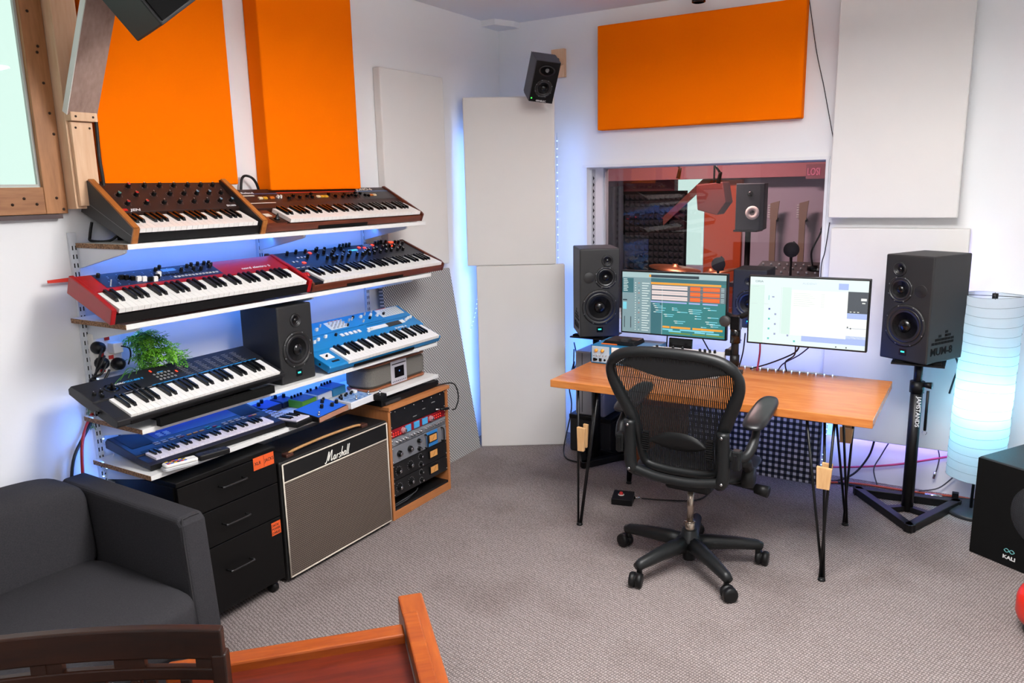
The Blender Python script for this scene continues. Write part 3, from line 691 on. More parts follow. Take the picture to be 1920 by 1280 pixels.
P.rects('stripe', [(.012, .13, .50, .56)], cream); P.rects('stripe', [(.13, .27, .62, .68)], M('stripe_violet', '#4a4560', .6)); P.rects('stripe', [(.27, .78, .66, .72)], M('stripe_red', '#b0301c', .5)); P.rects('stripe', [(.78, W - .016, .64, .70)], M('stripe_blue', '#4d6a92', .5))
P.rects('grey_field', [(.78, W - .016, .02, .64)], M('juno_grey', '#3a3838', .5), .0002, .0003)
P.rects('stripe', [(.04, .20, -.02, .02)], cream)
P.txt('lettering', 'Roland', .02, white_print, .075, .66, 0, 1.2, .0003); P.txt('lettering', 'JUNO-6', .031, M('juno_logo', '#d8cbb8', .6), .80, .735, .2, 1.15, .0006)
b1 = button_mesh(.020, .012, .006, M('btn_cream', '#e8d2a8', .5)); b2 = button_mesh(.02, .012, .006, M('btn_yellow', '#d8a52c', .5)); b3 = button_mesh(.02, .012, .006, M('btn_orange', '#d0701f', .5))
for u, me in ((.145, b1), (.17, b2), (.21, b3), (.49, b1), (.515, b2), (.54, b2), (.86, b3), (.885, b1)): P.put('button', me, u, .32)
sl = slider_mesh(.011, .014, .012, black_gloss); slw = slider_mesh(.006, .016, .012, white_pl)
for k, u in enumerate((.30, .34, .37, .42, .445, .46, .57, .60, .645, .67, .69, .72, .74, .76, .79, .81, .83)): P.put('slider', sl, u, (.25, .4, .3, .35, .28, .5, .45, .3)[k % 8])
for u in (.245, .262): P.put('slider', slw, u, .36)
slots = [(u - .001, u + .001, .1, .55) for u in (.30, .34, .37, .42, .445, .46, .57, .60, .645, .67, .69, .72, .74, .76, .79, .81, .83)]
P.rects('slider_slot', slots, black_matte, .0002, .0003)
stand_under('keyboard_riser', 'black riser block under the rear of the dark brown synthesizer', -2.76, -2.64, 2.35, 3.0, ST[0], T, -2.545, 1.502)
cable('cable_plug', [(-2.83, 2.33, 1.60), (-2.825, 2.34, 1.72), (-2.80, 2.36, 1.735), (-2.80, 2.40, 1.70), (-2.82, 2.44, 1.60)], .006, cable_black, 'black cable looping up behind the left end of the brown synthesizer')

# --- red stage keyboard (second shelf, left)
T = R(22); loc = (-2.488, 1.462, 1.240)
nord = keyboard('stage_keyboard', 'bright red stage keyboard with white and black drawbar sliders', 'keyboard', loc, T)
W = .905; nred = M('nord_red', '#9c0c12', .3)
body(nord, [(.006, .003), (.006, .032), (.125, .032), (.125, .060), (.245, .064), (.248, .003)], .018, W - .018, nred)
obj('front_strip', bx(.018, W - .018, -.004, .006, .0, .034), black, nord)
for x0 in (0, W - .018): body(nord, [(-.008, 0), (-.008, .058), (.10, .066), (.25, .068), (.25, .0)], x0, x0 + .018, nred, 'end_cheek', .003)
add_keys(nord, .029, 36, .0235, -.003, .126, .056, .62)
P = Panel(nord, .1255, .0602, .245, .0642)
P.rects('control_field', [(.075, .56, .14, .97)], M('nord_blue', '#1d2c52', .4), .0002, .0006)
dis = M('nord_display', '#3f7de0', emit=.9)
P.rects('display', [(.335, .39, .68, .84)], dis, .001)
slb = slider_mesh(.016, .016, .016, black_gloss); slc = slider_mesh(.016, .016, .017, white_pl)
for k, u in enumerate((.155, .172, .19, .208, .226, .246, .264, .282, .30)): P.put('slider', (slb, slb, slb, slc, slc, slb, slc, slb, slc)[k], u, (.55, .5, .42, .35, .3, .25, .22, .35, .5)[k])
kn_ = knob_mesh(.007, .016, black)
for u, v in ((.088, .8), (.335, .9), (.31, .78), (.405, .6), (.445, .78), (.47, .85), (.49, .55), (.50, .86), (.53, .86), (.46, .60), (.555, .84), (.535, .62), (.57, .72)): P.put('knob', kn_, min(u, .55), v)
rs = []
for i in range(13): rs.append((.35 + i * .0155, .36 + i * .0155, .25, .32))
for i in range(8): rs.append((.09 + i * .004, .094 + i * .004, .2 + i * .05, .22 + i * .05))
P.rects('button', rs, light_grey, .0006, .002)
P.rects('button', [(.31 + i * .02, .324 + i * .02, .42, .52) for i in range(9)], black, .0006, .002)
P.rects('print_marks', [(.09 + (i * .0137) % .44, .095 + (i * .0137) % .44, .18 + (i * .29) % .72, .20 + (i * .29) % .72) for i in range(60)], M('print_pale_blue', '#7f9fd8', .5), .0008, .0004)
P.txt('lettering', 'nord electro 5', .022, white_print, .66, .22, .15, 1.15, .0004)
stand_under('keyboard_riser', 'black riser block under the rear of the red stage keyboard', -2.72, -2.58, 1.60, 2.20, ST[1], T, -2.488, 1.240)

# --- dark synth with wooden ends (second shelf, right)
T = R(19); loc = (-2.503, 2.392, 1.2335)
syn = keyboard('polyphonic_synthesizer', 'dark synthesizer with many black knobs and mahogany ends on the second shelf', 'synthesizer', loc, T)
W = .96; panel_navy = M('synth_graphite', '#10131e', .4)
body(syn, [(.008, .002), (.008, .028), (.128, .028), (.128, .050), (.305, .058), (.31, .002)], .012, W - .012, panel_navy)
obj('front_rail', bx(.012, W - .012, -.004, .0075, 0, .030), mahog, syn, bevel=.002)
obj('foot_strip', bx(.22, .62, -.007, -.004, .002, .014), black_matte, syn)
for x0 in (0, W - .012): body(syn, [(-.006, 0), (-.006, .040), (.02, .050), (.30, .066), (.314, .06), (.314, 0)], x0, x0 + .012, mahog, 'end_cheek')
obj('wheel_block', bx(.013, .066, .0, .126, .028, .042), black, syn)
for x in (.03, .048): obj('wheel', MB().cyl((x - .005, .085, .036), (x + .005, .085, .036), .017, seg=14), M('red_wheel', '#b01818', .35), syn)
add_keys(syn, .070, 36, .0242, .0, .122, .048, .62)
P = Panel(syn, .1285, .0502, .305, .0582)
kn_ = knob_mesh(.0075, .02, black_gloss)
for u, v in ((.10, .84), (.16, .88), (.215, .86), (.185, .58), (.245, .55), (.28, .85), (.30, .92), (.31, .7), (.33, .52), (.34, .86), (.36, .64), (.275, .36), (.305, .3), (.335, .34), (.365, .3), (.40, .8), (.42, .55), (.385, .4), (.415, .35), (.445, .8), (.455, .5), (.48, .36), (.515, .34), (.46, .95), (.485, .96), (.51, .97), (.535, .98), (.545, .42), (.57, .5), (.56, .3), (.595, .52), (.60, .32), (.63, .52), (.65, .34), (.66, .55), (.70, .36), (.715, .9), (.745, .92), (.77, .94), (.80, .9), (.72, .6), (.75, .62), (.78, .62), (.74, .36), (.81, .6), (.84, .5), (.86, .82), (.885, .8), (.90, .7), (.79, .36), (.83, .33)): P.put('knob', kn_, u, v)
P.rects('display', [(.485, .545, .66, .74)], M('syn_display', '#45b8ff', emit=1.2), .001)
P.rects('lit_button', [(.235, .247, .78, .86), (.115, .13, .28, .36), (.575, .587, .78, .86), (.605, .618, .72, .8), (.688, .70, .84, .92), (.84, .87, .88, .98), (.80, .82, .66, .74)], red_glow, .0006, .003)
P.rects('button', [(.13 + i * .022, .14 + i * .022, .6, .66) for i in range(3)] + [(.07 + i * .022, .08 + i * .022, .40, .46) for i in range(2)] + [(.63 + i * .014, .638 + i * .014, .82 + j * .09, .86 + j * .09) for i in range(4) for j in range(2)] + [(.04 + i * .03, .058 + i * .03, .08, .1) for i in range(3)], light_grey, .0006, .002)
stand_under('keyboard_riser', 'black riser block under the rear of the many-knobbed synthesizer', -2.78, -2.60, 2.55, 3.20, ST[1], T, -2.503, 1.2335)

# --- black 49-key synth (third shelf, left)
T = R(20); loc = (-2.455, 1.425, .8905)
korg = keyboard('slim_synthesizer', 'slim black synthesizer with cyan stripes in front of the green plant', 'synthesizer', loc, T, R(2.2))
W = .765; kblk = M('korg_black', '#17171a', .5)
body(korg, [(0, .002), (-.004, .012), (0, .028), (.02, .031), (.135, .031), (.135, .036), (.262, .036), (.275, .018), (.268, .0), (.2, -.004), (.03, -.004)], 0, W, kblk, bevel=.002)
obj('key_slip', bx(.048, W - .02, -.006, .006, .006, .020), black, korg)
add_keys(korg, .052, 29, .0236, .004, .122, .0385, .66, .012)
P = Panel(korg, .138, .0362, .262, .0362)
kcy = M('korg_cyan', '#1f8fd0', .5)
P.rects('cyan_stripe', [(.235, .43, .03, .06), (.44, .73, .03, .06), (.31, .335, .62, .66)], kcy)
P.txt('lettering', 'KORG', .012, white_print, .125, .50, 0, 1.2, .0003); P.txt('lettering', 'POLY-800 II', .0145, kcy, .160, .50, .1, 1.1, .0004)
P.rects('print_columns', [(.40 + i * .044, .40 + i * .044 + .026 - (j % 3) * .004, .14 + j * .085, .155 + j * .085) for i in range(7) for j in range(8)], grey_print, .0003, .0003)
P.rects('button_grid', [(.285 + i * .016, .293 + i * .016, .2 + j * .16, .27 + j * .16) for i in range(5) for j in range(3)], grey_print, .0006, .002)
P.rects('readout', [(.291, .296, .74, .84), (.377, .382, .42, .52)], red_glow, .0006, .001)
P.rects('slider_slot', [(.14 + i * .016, .145 + i * .016, .08, .36) for i in range(4)], black_gloss, .0004, .003)
P.rects('print_line', [(.10, .23, .0, .015)], grey_print)
obj('joystick_well', MB().lathe([(.028, 0), (.026, .002), (.012, -.001)], 16, Matrix.Translation((.105, .19, .0363))), black_gloss, korg)
obj('joystick', MB().lathe([(.006, 0), (.004, .012), (.006, .02), (0, .024)], 10, Matrix.Translation((.105, .19, .036))), black, korg)
kk = knob_mesh(.007, .012, black)
for u, v in ((.03, .30), (.045, .12), (.06, .35)): P.put('knob', kk, u, v)
obj('strap_button', MB().lathe([(.004, 0), (.004, .006), (.009, .008), (.009, .012), (0, .013)], 10, Matrix.Translation((0, .10, .012)) @ Matrix.Rotation(-PI / 2, 4, 'Y')), black_gloss, korg)
tag(obj('keyboard_stand', MB().box(-2.47, -2.445, 1.58, 2.10, ST[2] + .0005, .8865).prism([(-2.71, ST[2] + .0005), (-2.60, ST[2] + .0005), (-2.60, .936), (-2.71, .974)], 1.60, 2.08, 'y').box(-2.60, -2.47, 1.62, 1.66, ST[2] + .0005, .875).box(-2.60, -2.47, 2.0, 2.04, ST[2] + .0005, .875), black_matte), 'low black stand carrying the slim black synthesizer', 'stand')

# --- blue synth (third shelf, right)
T = R(22); loc = (-2.468, 2.428, .8605)
sup = keyboard('blue_synthesizer', 'bright blue 49-key synthesizer with white sliders on the third shelf', 'synthesizer', loc, T)
W = .825; sblue = M('super_blue', '#1478b4', .4)
body(sup, [(0, .002), (-.004, .03), (.004, .036), (.125, .036), (.126, .046), (.322, .064), (.33, .056), (.33, .004)], 0, W, sblue, bevel=.003)
obj('foot_strip', bx(.16, .60, -.008, -.003, .002, .016), black_matte, sup)
add_keys(sup, .115, 29, .0237, -.006, .128, .0455, .64)
obj('pitch_pad', bx(.028, .085, .055, .10, .0362, .040), white_pl, sup, bevel=.001)
obj('pitch_stick', MB().cyl((.05, .075, .04), (.05, .075, .05), .006, .004, 10), black, sup)
obj('lever', MB().prism([(.06, .0), (.075, .0), (.073, .012), (.062, .012)], .03, .036, 'y').box(.045, .09, .027, .039, .0362, .0375), black, sup)
obj('jack_socket', MB().cyl((-.0012, .06, .018), (.001, .06, .018), .006, seg=10), black_matte, sup)
P = Panel(sup, .1265, .0462, .322, .0642)
fw = M('pale_field', '#cfd4d2', .5)
P.rects('white_field', [(.24, .36, .58, .90), (.625, .80, .62, .97)], fw, .0002, .0006)
P.rects('stripe', [(.09, .45, .50, .51), (.46, .80, .44, .45), (.42, .62, .52, .53)], M('super_dark_line', '#0d4c75', .5))
P.rects('slider_bank', [(.44, .58, .22, .34), (.69, .72, .22, .34)], white_pl, .0006, .004); P.rects('display', [(.58, .69, .20, .36)], black_gloss, .0006, .002)
P.rects('red_line', [(.27, .35, .9, .92), (.64, .72, .97, .99)], red_pl)
slw = slider_mesh(.014, .012, .014, white_pl); slk = slider_mesh(.008, .008, .016, light_grey); kd = knob_mesh(.007, .014, black)
for u, v in ((.06, .66), (.16, .7), (.035, .2), (.07, .28), (.105, .34), (.16, .38), (.49, .82), (.56, .8), (.43, .22), (.455, .26), (.60, .74), (.74, .3), (.765, .34), (.79, .36)): P.put('slider', slw, u, v)
for i in range(4):
    for j in range(3): P.put('slider', slk, .265 + i * .026, .62 + j * .1)
for u, v in ((.10, .78), (.20, .8), (.395, .78), (.42, .8), (.47, .62), (.53, .88), (.59, .92)): P.put('slider', slk, u, v)
for u, v in ((.44, .86), (.225, .36), (.355, .62), (.65, .74), (.535, .7), (.012, .16)): P.put('knob', kd, u, v)
P.rects('rocker', [(.25 + i * .03, .268 + i * .03, .26, .36) for i in range(5)], white_pl, .0006, .004)
P.rects('fader_slot', [(.66 + i * .018, .663 + i * .018, .66, .92) for i in range(8)], M('slot_grey', '#9aa0a0', .5), .001, .0008)
P.txt('lettering', 'SUPER 6', .016, white_print, .605, .055, 0, 1.6, .0004)
stand_under('keyboard_riser', 'black riser block under the rear of the blue synthesizer', -2.76, -2.60, 2.62, 3.12, ST[2], T, -2.468, .8605)

# --- small dark-blue keyboard (lowest shelf)
T = R(6); loc = (-2.516, 1.565, .6835)
cas = keyboard('portable_keyboard', 'flat dark blue portable keyboard with small keys on the lowest shelf', 'keyboard', loc, T, R(-2.7))
W = .61; cblue = M('casio_blue', '#0d1128', .4)
body(cas, [(0, 0), (0, .020), (.015, .026), (.088, .026), (.088, .031), (.285, .044), (.300, .028), (.297, .002)], 0, W, cblue, bevel=.003)
obj('front_edge', bx(.0, W, -.004, .001, 0, .020), black, cas)
add_keys(cas, .034, 29, .0183, .016, .070, .034, .6, .010, M('key_lilac_white', '#dcd6e2', .35))
P = Panel(cas, .088, .0312, .285, .0442)
P.rects('speaker_field', [(.02, .11, .30, .95), (.505, .595, .30, .95)], M('casio_dark', '#0c1024', .7), .0002, .0006)
P.rects('glossy_field', [(.13, .50, .42, .92)], M('casio_royal', '#122468', .3), .0002, .0006)
P.rects('key_strip', [(.03, .57, .0, .12)], black, .0002, .0006)
P.rects('button', [(.10 + i * .032, .122 + i * .032, .2 + j * .07, .235 + j * .07) for i in range(4) for j in range(2)] + [(.40 + i * .03, .42 + i * .03, .18 + j * .07, .215 + j * .07) for i in range(4) for j in range(2)] + [(.15 + i * .03, .17 + i * .03, .48 + j * .06, .51 + j * .06) for i in range(2) for j in range(3)], light_grey, .0006, .0015)
P.rects('button', [(.235 + i * .028, .255 + i * .028, .2, .24) for i in range(3)] + [(.545, .565, .2, .24)], M('btn_amber', '#e0a04a', .5), .0006, .0015)
P.rects('button', [(.205, .222, .2, .24), (.355, .372, .22, .26), (.525, .542, .2, .24)], red_pl, .0006, .0015)
P.rects('button', [(.325, .345, .2, .24), (.325, .345, .28, .32), (.36, .38, .14, .18)], M('btn_teal', '#3aa0a0', .5), .0006, .0015)
tag(obj('keyboard_riser', MB().prism([(-2.78, ST[3] + .0005), (-2.70, ST[3] + .0005), (-2.70, .6985), (-2.78, .7065)], 1.66, 2.12, 'y'), black_matte), 'black foam strip under the rear of the dark blue keyboard', 'riser')
# ------------------------------------------------------------------ studio speakers
cab_mat = M('speaker_black', '#1b1b1c', .55, bump=(500, .05)); cone_mat = M('cone_black', '#1d1d1f', .32); dome_mat = M('dome_black', '#0d0d0e', .22); ring_mat = M('driver_ring', '#1a1a1b', .45)
def driver(t, x, z, y, r, name):
    m = Matrix.Translation((x, y, z)) @ Matrix.Rotation(PI / 2, 4, 'X')
    d = obj(name, MB().lathe([(r * .80, .001), (r * .84, .006), (r * .94, .006), (r, .003), (r, 0)][::-1], 28, m), ring_mat, t)
    obj('cone', MB().lathe([(0, -r * .02), (r * .30, -r * .02), (r * .62, .0005), (r * .70, .004), (r * .78, .004), (r * .82, .001)][::-1], 28, m), cone_mat, d)
    obj('dust_cap', MB().lathe([(r * .34, -r * .015), (r * .28, r * .08), (r * .15, r * .14), (0, r * .16)], 20, m), dome_mat, d)
    sc = MB().lathe([(.0035, 0), (.003, .0015), (0, .002)], 6).mesh('screw', mid_grey)
    if r > .05:
        for k in range(8):
            a = R(22 + 45 * k); link('screw', sc, d, (x + r * .95 * math.cos(a), y - .0045, z + r * .95 * math.sin(a)), (PI / 2, 0, 0))
    return d
def tower_speaker(label, loc, yaw, w, d, h, mir, name='studio_speaker'):
    t = thing(name, label, 'speaker', loc, (0, 0, yaw), group='three-way studio speakers')
    c = obj('cabinet', bx(-w / 2, w / 2, -d / 2, d / 2, 0, h), cab_mat, t, bevel=.007, seg=3)
    y = -d / 2
    driver(t, -.19 * w * mir, h * .865, y, .034, 'tweeter'); driver(t, -.15 * w * mir, h * .675, y, .063, 'mid_driver'); driver(t, 0, h * .34, y, .103, 'woofer')
    obj('badge', MB().lathe([(0, .0004), (.030, .0004), (.031, 0)][::-1], 24, Matrix.Translation((.27 * w * mir, y, h * .675)) @ Matrix.Rotation(PI / 2, 4, 'X')), ring_mat, t)
    s = obj('display', bx(-.018, .018, y - .002, y, h * .055, h * .115), black_gloss, t)
    obj('readout', bx(-.009, .009, y - .003, y - .002, h * .083, h * .096), cyan_glow, s)
    # vent slots and lettering on the outer side
    xs = mir * w / 2; cols = [2, 3, 2, 3, 5, 3] if mir > 0 else [2, 3, 2, 4, 5, 3]
    cols = [1, 2, 3, 2, 4, 3, 2]
    for k, n in enumerate(cols):
        for j in range(n):
            y0 = -d * .40 + k * .026
            obj('vent_slot', bx(min(xs, xs + mir * .001), max(xs, xs + mir * .001), y0, y0 + .022, h * .175 + j * .017, h * .175 + j * .017 + .012), black_matte, t)
    if mir > 0: text('lettering', 'MUM-8', .052, black_matte, t, (xs + .0008, -d * .42, h * .075), (PI / 2, 0, PI / 2), 0, .0006, 'LEFT', 1.12, .0006)
    else: text('lettering', 'MUM-8', .052, black_matte, t, (xs - .0008, d * .25, h * .075), (PI / 2, 0, -PI / 2), 0, .0006, 'LEFT', 1.12, .0006)
    return t
tower_speaker('black three-way studio speaker on a stand right of the desk, beside the paper lamp', (-.231, 4.205, .803), -.484, .24, .307, .508, 1)
tower_speaker('black three-way studio speaker behind the left end of the desk', (-1.957, 4.13, .802), .594, .23, .308, .509, -1)
def two_way(label, loc, yaw, w, d, h, display=True):
    t = thing('bookshelf_speaker', label, 'speaker', loc, (0, 0, yaw), group='small two-way speakers')
    obj('cabinet', bx(-w / 2, w / 2, -d / 2, d / 2, 0, h), cab_mat, t, bevel=.007, seg=3); y = -d / 2
    driver(t, 0, h * .80, y, .030, 'tweeter'); driver(t, 0, h * .42, y, .080, 'woofer')
    s = obj('display', bx(-.016, .016, y - .002, y, h * .07, h * .155), black_gloss, t); obj('readout', bx(-.008, .008, y - .003, y - .002, h * .105, h * .125), cyan_glow, s)
    return t
two_way('black two-way speaker on the third shelf between the synthesizers', (-2.622, 2.292, ST[2] + .0005), 1.55, .19, .24, .335)
two_way('black two-way speaker on the window sill behind the monitors', (-1.165, 4.655, GZ0 + .0005), .03, .194, .235, .345)
# stands
def stand(label, x, y, z, base_a, base_r, text_on=False):
    t = thing('speaker_stand', label, 'stand', (x, y, 0), group='triangular speaker stands')
    vs = [Vector((base_r * math.cos(R(base_a + 120 * k)), base_r * math.sin(R(base_a + 120 * k)), .028)) for k in range(3)]
    for k in range(3):
        a, b = vs[k], vs[(k + 1) % 3]; dr = (b - a).normalized(); n = Vector((-dr.y, dr.x, 0)); m = Matrix((( dr.x, n.x, 0, a.x), (dr.y, n.y, 0, a.y), (0, 0, 1, 0), (0, 0, 0, 1)))
        obj('base_bar', MB().box(-.02, (b - a).length + .02, -.02, .02, .002, .042, m), steel_black, t, bevel=.003)
    for k in range(3):
        v = vs[k] * -.5; obj('base_spoke', MB().box(0, v.length, -.015, .015, .004, .03, Matrix.Rotation(math.atan2(v.y, v.x), 4, 'Z')), steel_black, t)
    obj('lower_tube', MB().cyl((0, 0, .004), (0, 0, z * .80), .028, seg=16), steel_black, t); obj('upper_tube', MB().cyl((0, 0, z * .78), (0, 0, z - .02), .02, seg=14), steel_black, t)
    c = obj('clamp', MB().cyl((0, 0, z * .78), (0, 0, z * .85), .034, seg=16), black, t)
    obj('clamp_knob', MB().cyl((.025, -.01, z * .835), (.065, -.02, z * .835), .012, .018, 8), black, c)
    obj('pin', MB().cyl((.05, -.02, z * .55), (.05, -.018, z * .80), .007, seg=8), black, c); obj('pin_ring', MB().tube([(.05 + .01 * math.cos(a), -.02, z * .535 + .01 * math.sin(a)) for a in [k * PI / 5 for k in range(10)]], .0012, 5, closed=True), chrome, c)
    obj('top_plate', bx(-.115, .115, -.12, .12, z - .02, z - .012), steel_black, t)
    for y_ in (-.11, .07): obj('pad', bx(-.10, .10, y_, y_ + .04, z - .012, z - .001), black_matte, t)
    if text_on: text('lettering', 'JAMSTANDS', .026, white_print, t, (.006, -.0287, z * .76), (PI / 2, PI / 2, 0), 0, .0006, 'LEFT', 1.1, .0006)
    return t
stand('black triangular speaker stand right of the desk with white lettering', -.235, 4.19, .803, -83, .265, True)
stand('black triangular speaker stand behind the left desk leg', -1.952, 4.125, .802, -90, .16)

# small speaker high on the back wall
t = thing('wall_speaker', 'small dark grey speaker mounted high on the back wall', 'speaker', (-2.272, 4.075, 2.278), (Matrix.Rotation(.74, 3, 'Z') @ Matrix.Rotation(R(27), 3, 'X') @ Matrix.Rotation(R(7), 3, 'Y')).to_euler())
gg = M('gunmetal', '#4b4b52', .45, .4)
obj('cabinet', bx(-.073, .073, -.07, .07, -.12, .12), gg, t, bevel=.006)
obj('baffle', bx(-.07, .07, -.0735, -.07, -.117, .117), M('baffle_black', '#0b0b0c', .5, spec=.2), t)
for i in range(14): obj('heat_fin', bx(-.07 + i * .0103, -.066 + i * .0103, .07, .088, -.115, .115), gg, t)
driver(t, 0, -.035, -.073, .052, 'woofer')
obj('waveguide', MB().lathe([(.05, .0), (.046, .002), (.02, -.006), (.014, -.004), (0, .004)][::1], 24, Matrix.Translation((0, -.0735, .065)) @ Matrix.Rotation(PI / 2, 4, 'X') @ Matrix.Scale(.62, 4, (0, 1, 0))), cone_mat, t)
obj('tweeter', MB().lathe([(.012, 0), (.010, .006), (0, .009)], 14, Matrix.Translation((0, -.0735, .068)) @ Matrix.Rotation(PI / 2, 4, 'X')), mid_grey, t)
obj('power_light', bx(-.062, -.056, -.0755, -.0735, -.10, -.094), M('green_led', '#40ff50', emit=2.), t)
text('lettering', 'GENELEC', .013, white_print, t, (0, -.0738, -.113), (PI / 2, 0, 0), 0, .0004, 'CENTER', 1.1, .0003)
m = thing('speaker_mount', 'pale wooden block carrying the small speaker on the back wall', 'bracket', (-2.395, YB - .001, 2.42))
obj('block', bx(-.046, .046, -.03, 0, -.085, .085), pine, m, bevel=.002)
obj('arm', MB().cyl((0, -.028, .02), (.06, -.36, -.11), .012), black, m); obj('corner_gusset', MB().prism([(-.02, .02), (.045, -.01), (-.02, -.03)], -.045, -.03, 'y'), pine, m)
# hanging speaker at the top left
t = thing('ceiling_speaker', 'black speaker hanging from the ceiling beside the timber brace', 'speaker', (-2.31, 1.60, 2.335), (Matrix.Rotation(R(-36), 3, Vector((-.80, .56, .2))) @ Euler((R(6), R(10), -.15)).to_matrix()).to_euler())
obj('cabinet', MB().prism([(-.11, -.14), (.11, -.14), (.11, .17), (-.11, .17)], -.11, .11, 'y'), cab_mat, t, bevel=.006)
obj('grille', bx(.11, .116, -.10, .10, -.13, .16), black_matte, t)
obj('hanger', bx(-.05, .05, -.02, .02, .17, .24), steel_black, t)
# subwoofer
t = thing('subwoofer', 'large black subwoofer cabinet at the right edge beside the lamp', 'subwoofer', (.045, 3.835, .001), (0, 0, -.55))
obj('cabinet', bx(0, .44, .004, .42, 0, .452), M('sub_vinyl', '#1b1c20', .6, bump=(250, .25)), t, bevel=.01, seg=3)
obj('baffle', bx(.004, .436, 0, .004, .004, .448), black_matte, t)
obj('woofer_grille', MB().lathe([(0, .012), (.10, .010), (.135, .004), (.14, 0)][::-1], 32, Matrix.Translation((.30, 0, .27)) @ Matrix.Rotation(PI / 2, 4, 'X')), weave('sub_grille', '#08090b', '#3a3d46', 60, 60, (0, 0, 0), 'xz', (.3, .6)), t)
text('lettering', 'KALI', .022, white_print, t, (.150, -.0005, .036), (PI / 2, 0, 0), 0, .0005, 'LEFT', 1.2, .0008)
wv = MB()
for s in (1, -1): wv.tube([(.154 + .044 * k / 12, -.001, .074 + s * .008 * math.sin(k / 12 * 2 * PI) ) for k in range(13)], .0016, 5)
obj('logo_mark', wv, M('logo_teal', '#6fb9b9', .5), t)
# paper floor lamp
def paper_mat():
    m = bpy.data.materials.new('rice_paper'); m.use_nodes = True; nt = m.node_tree; nt.nodes.remove(nt.nodes['Principled BSDF']); out = nt.nodes['Material Output']
    d = nt.nodes.new('ShaderNodeBsdfDiffuse'); d.inputs[0].default_value = (.75, .78, .80, 1); tr = nt.nodes.new('ShaderNodeBsdfTranslucent'); tr.inputs[0].default_value = (.80, .85, .87, 1)
    tc = nt.nodes.new('ShaderNodeTexCoord'); n = nt.nodes.new('ShaderNodeTexNoise'); n.inputs['Scale'].default_value = 22; n.inputs['Detail'].default_value = 4; n.inputs['Distortion'].default_value = 1.5
    nt.links.new(tc.outputs['Object'], n.inputs['Vector']); bp = nt.nodes.new('ShaderNodeBump'); bp.inputs['Strength'].default_value = .5; bp.inputs['Distance'].default_value = .01
    nt.links.new(n.outputs['Fac'], bp.inputs['Height']); nt.links.new(bp.outputs[0], d.inputs['Normal'])
    mx = nt.nodes.new('ShaderNodeMixShader'); mx.inputs[0].default_value = .62; nt.links.new(d.outputs[0], mx.inputs[1]); nt.links.new(tr.outputs[0], mx.inputs[2]); nt.links.new(mx.outputs[0], out.inputs['Surface']); return m
lamp = thing('floor_lamp', 'tall glowing white paper floor lamp in the right corner', 'lamp', (.055, 4.32, 0))
LR, LZ0, LZ1 = .128, .195, 1.11
rings = 20
def shade_pt(u, v):
    z = LZ0 + (LZ1 - LZ0) * v; k = v * rings; r = LR + -.0032 + .0014 * (abs(math.sin(k * PI)) - .5) + .0016 * math.sin(u * 2 * PI * 9 + v * 31)
    a = u * 2 * PI; return (r * math.cos(a) + .012 * (1 - v) * -1, r * math.sin(a), z + .004 * math.sin(a * 2 + v * 9))
obj('paper_shade', MB().grid(48, rings * 4, shade_pt), paper_mat(), lamp)
rb = MB()
for k in range(rings + 1):
    z = LZ0 + (LZ1 - LZ0) * k / rings
    rb.tube([((LR - .0018) * math.cos(a) - .012 * (1 - k / rings), (LR - .0018) * math.sin(a), z + .004 * math.sin(a * 2 + k / rings * 9)) for a in [j * 2 * PI / 32 for j in range(40)]], .0009, 4, closed=True)
obj('wire_rings', rb, M('wire_grey', '#8c9698', .5), lamp)
obj('top_spider', MB().cyl((-LR, 0, LZ1 - .004), (LR, 0, LZ1 - .004), .0016, seg=5).cyl((0, -LR, LZ1 - .004), (0, LR, LZ1 - .004), .0016, seg=5).cyl((0, 0, LZ1 - .02), (0, 0, LZ1 + .008), .013), black, lamp)
obj('pole', MB().cyl((-.012, 0, .02), (0, 0, LZ1 - .01), .007, seg=8), steel_black, lamp)
obj('base', MB().lathe([(.125, 0), (.13, .004), (.13, .016), (.122, .022), (.02, .026), (0, .026)], 32), M('lamp_base', '#23262b', .5), lamp)
obj('switch', bx(-.10, -.07, .07, .10, .022, .06), black, lamp)
obj('bulb', MB().lathe([(0, -.05), (.02, -.045), (.032, -.01), (.028, .02), (.014, .045), (.012, .06)], 16, Matrix.Translation((.0, .03, .60))), M('bulb_glass', (.55, .92, 1.), emit=6.), lamp)
pt = bpy.data.lights.new('lamp_light', 'POINT'); pt.energy = LAMP_W; pt.color = (.16, .72, 1.); pt.shadow_soft_size = .035
po = bpy.data.objects.new('lamp_light', pt); COL.objects.link(po); po.parent = lamp; po.location = (0, -.03, .60)

# red round cushion-like stool edge at the right
t = thing('red_stool', 'red round stool seat cut off by the right edge', 'stool', (.36, 3.22, 0))
obj('seat', MB().lathe([(.13, .05), (.148, .056), (.155, .075), (.155, .13), (.147, .155), (.11, .165), (0, .168)], 32), M('red_lacquer', '#d0240f', .35), t)
obj('foot_ring', MB().lathe([(.12, 0), (.125, .004), (.125, .05), (.12, .05)], 24), black, t)
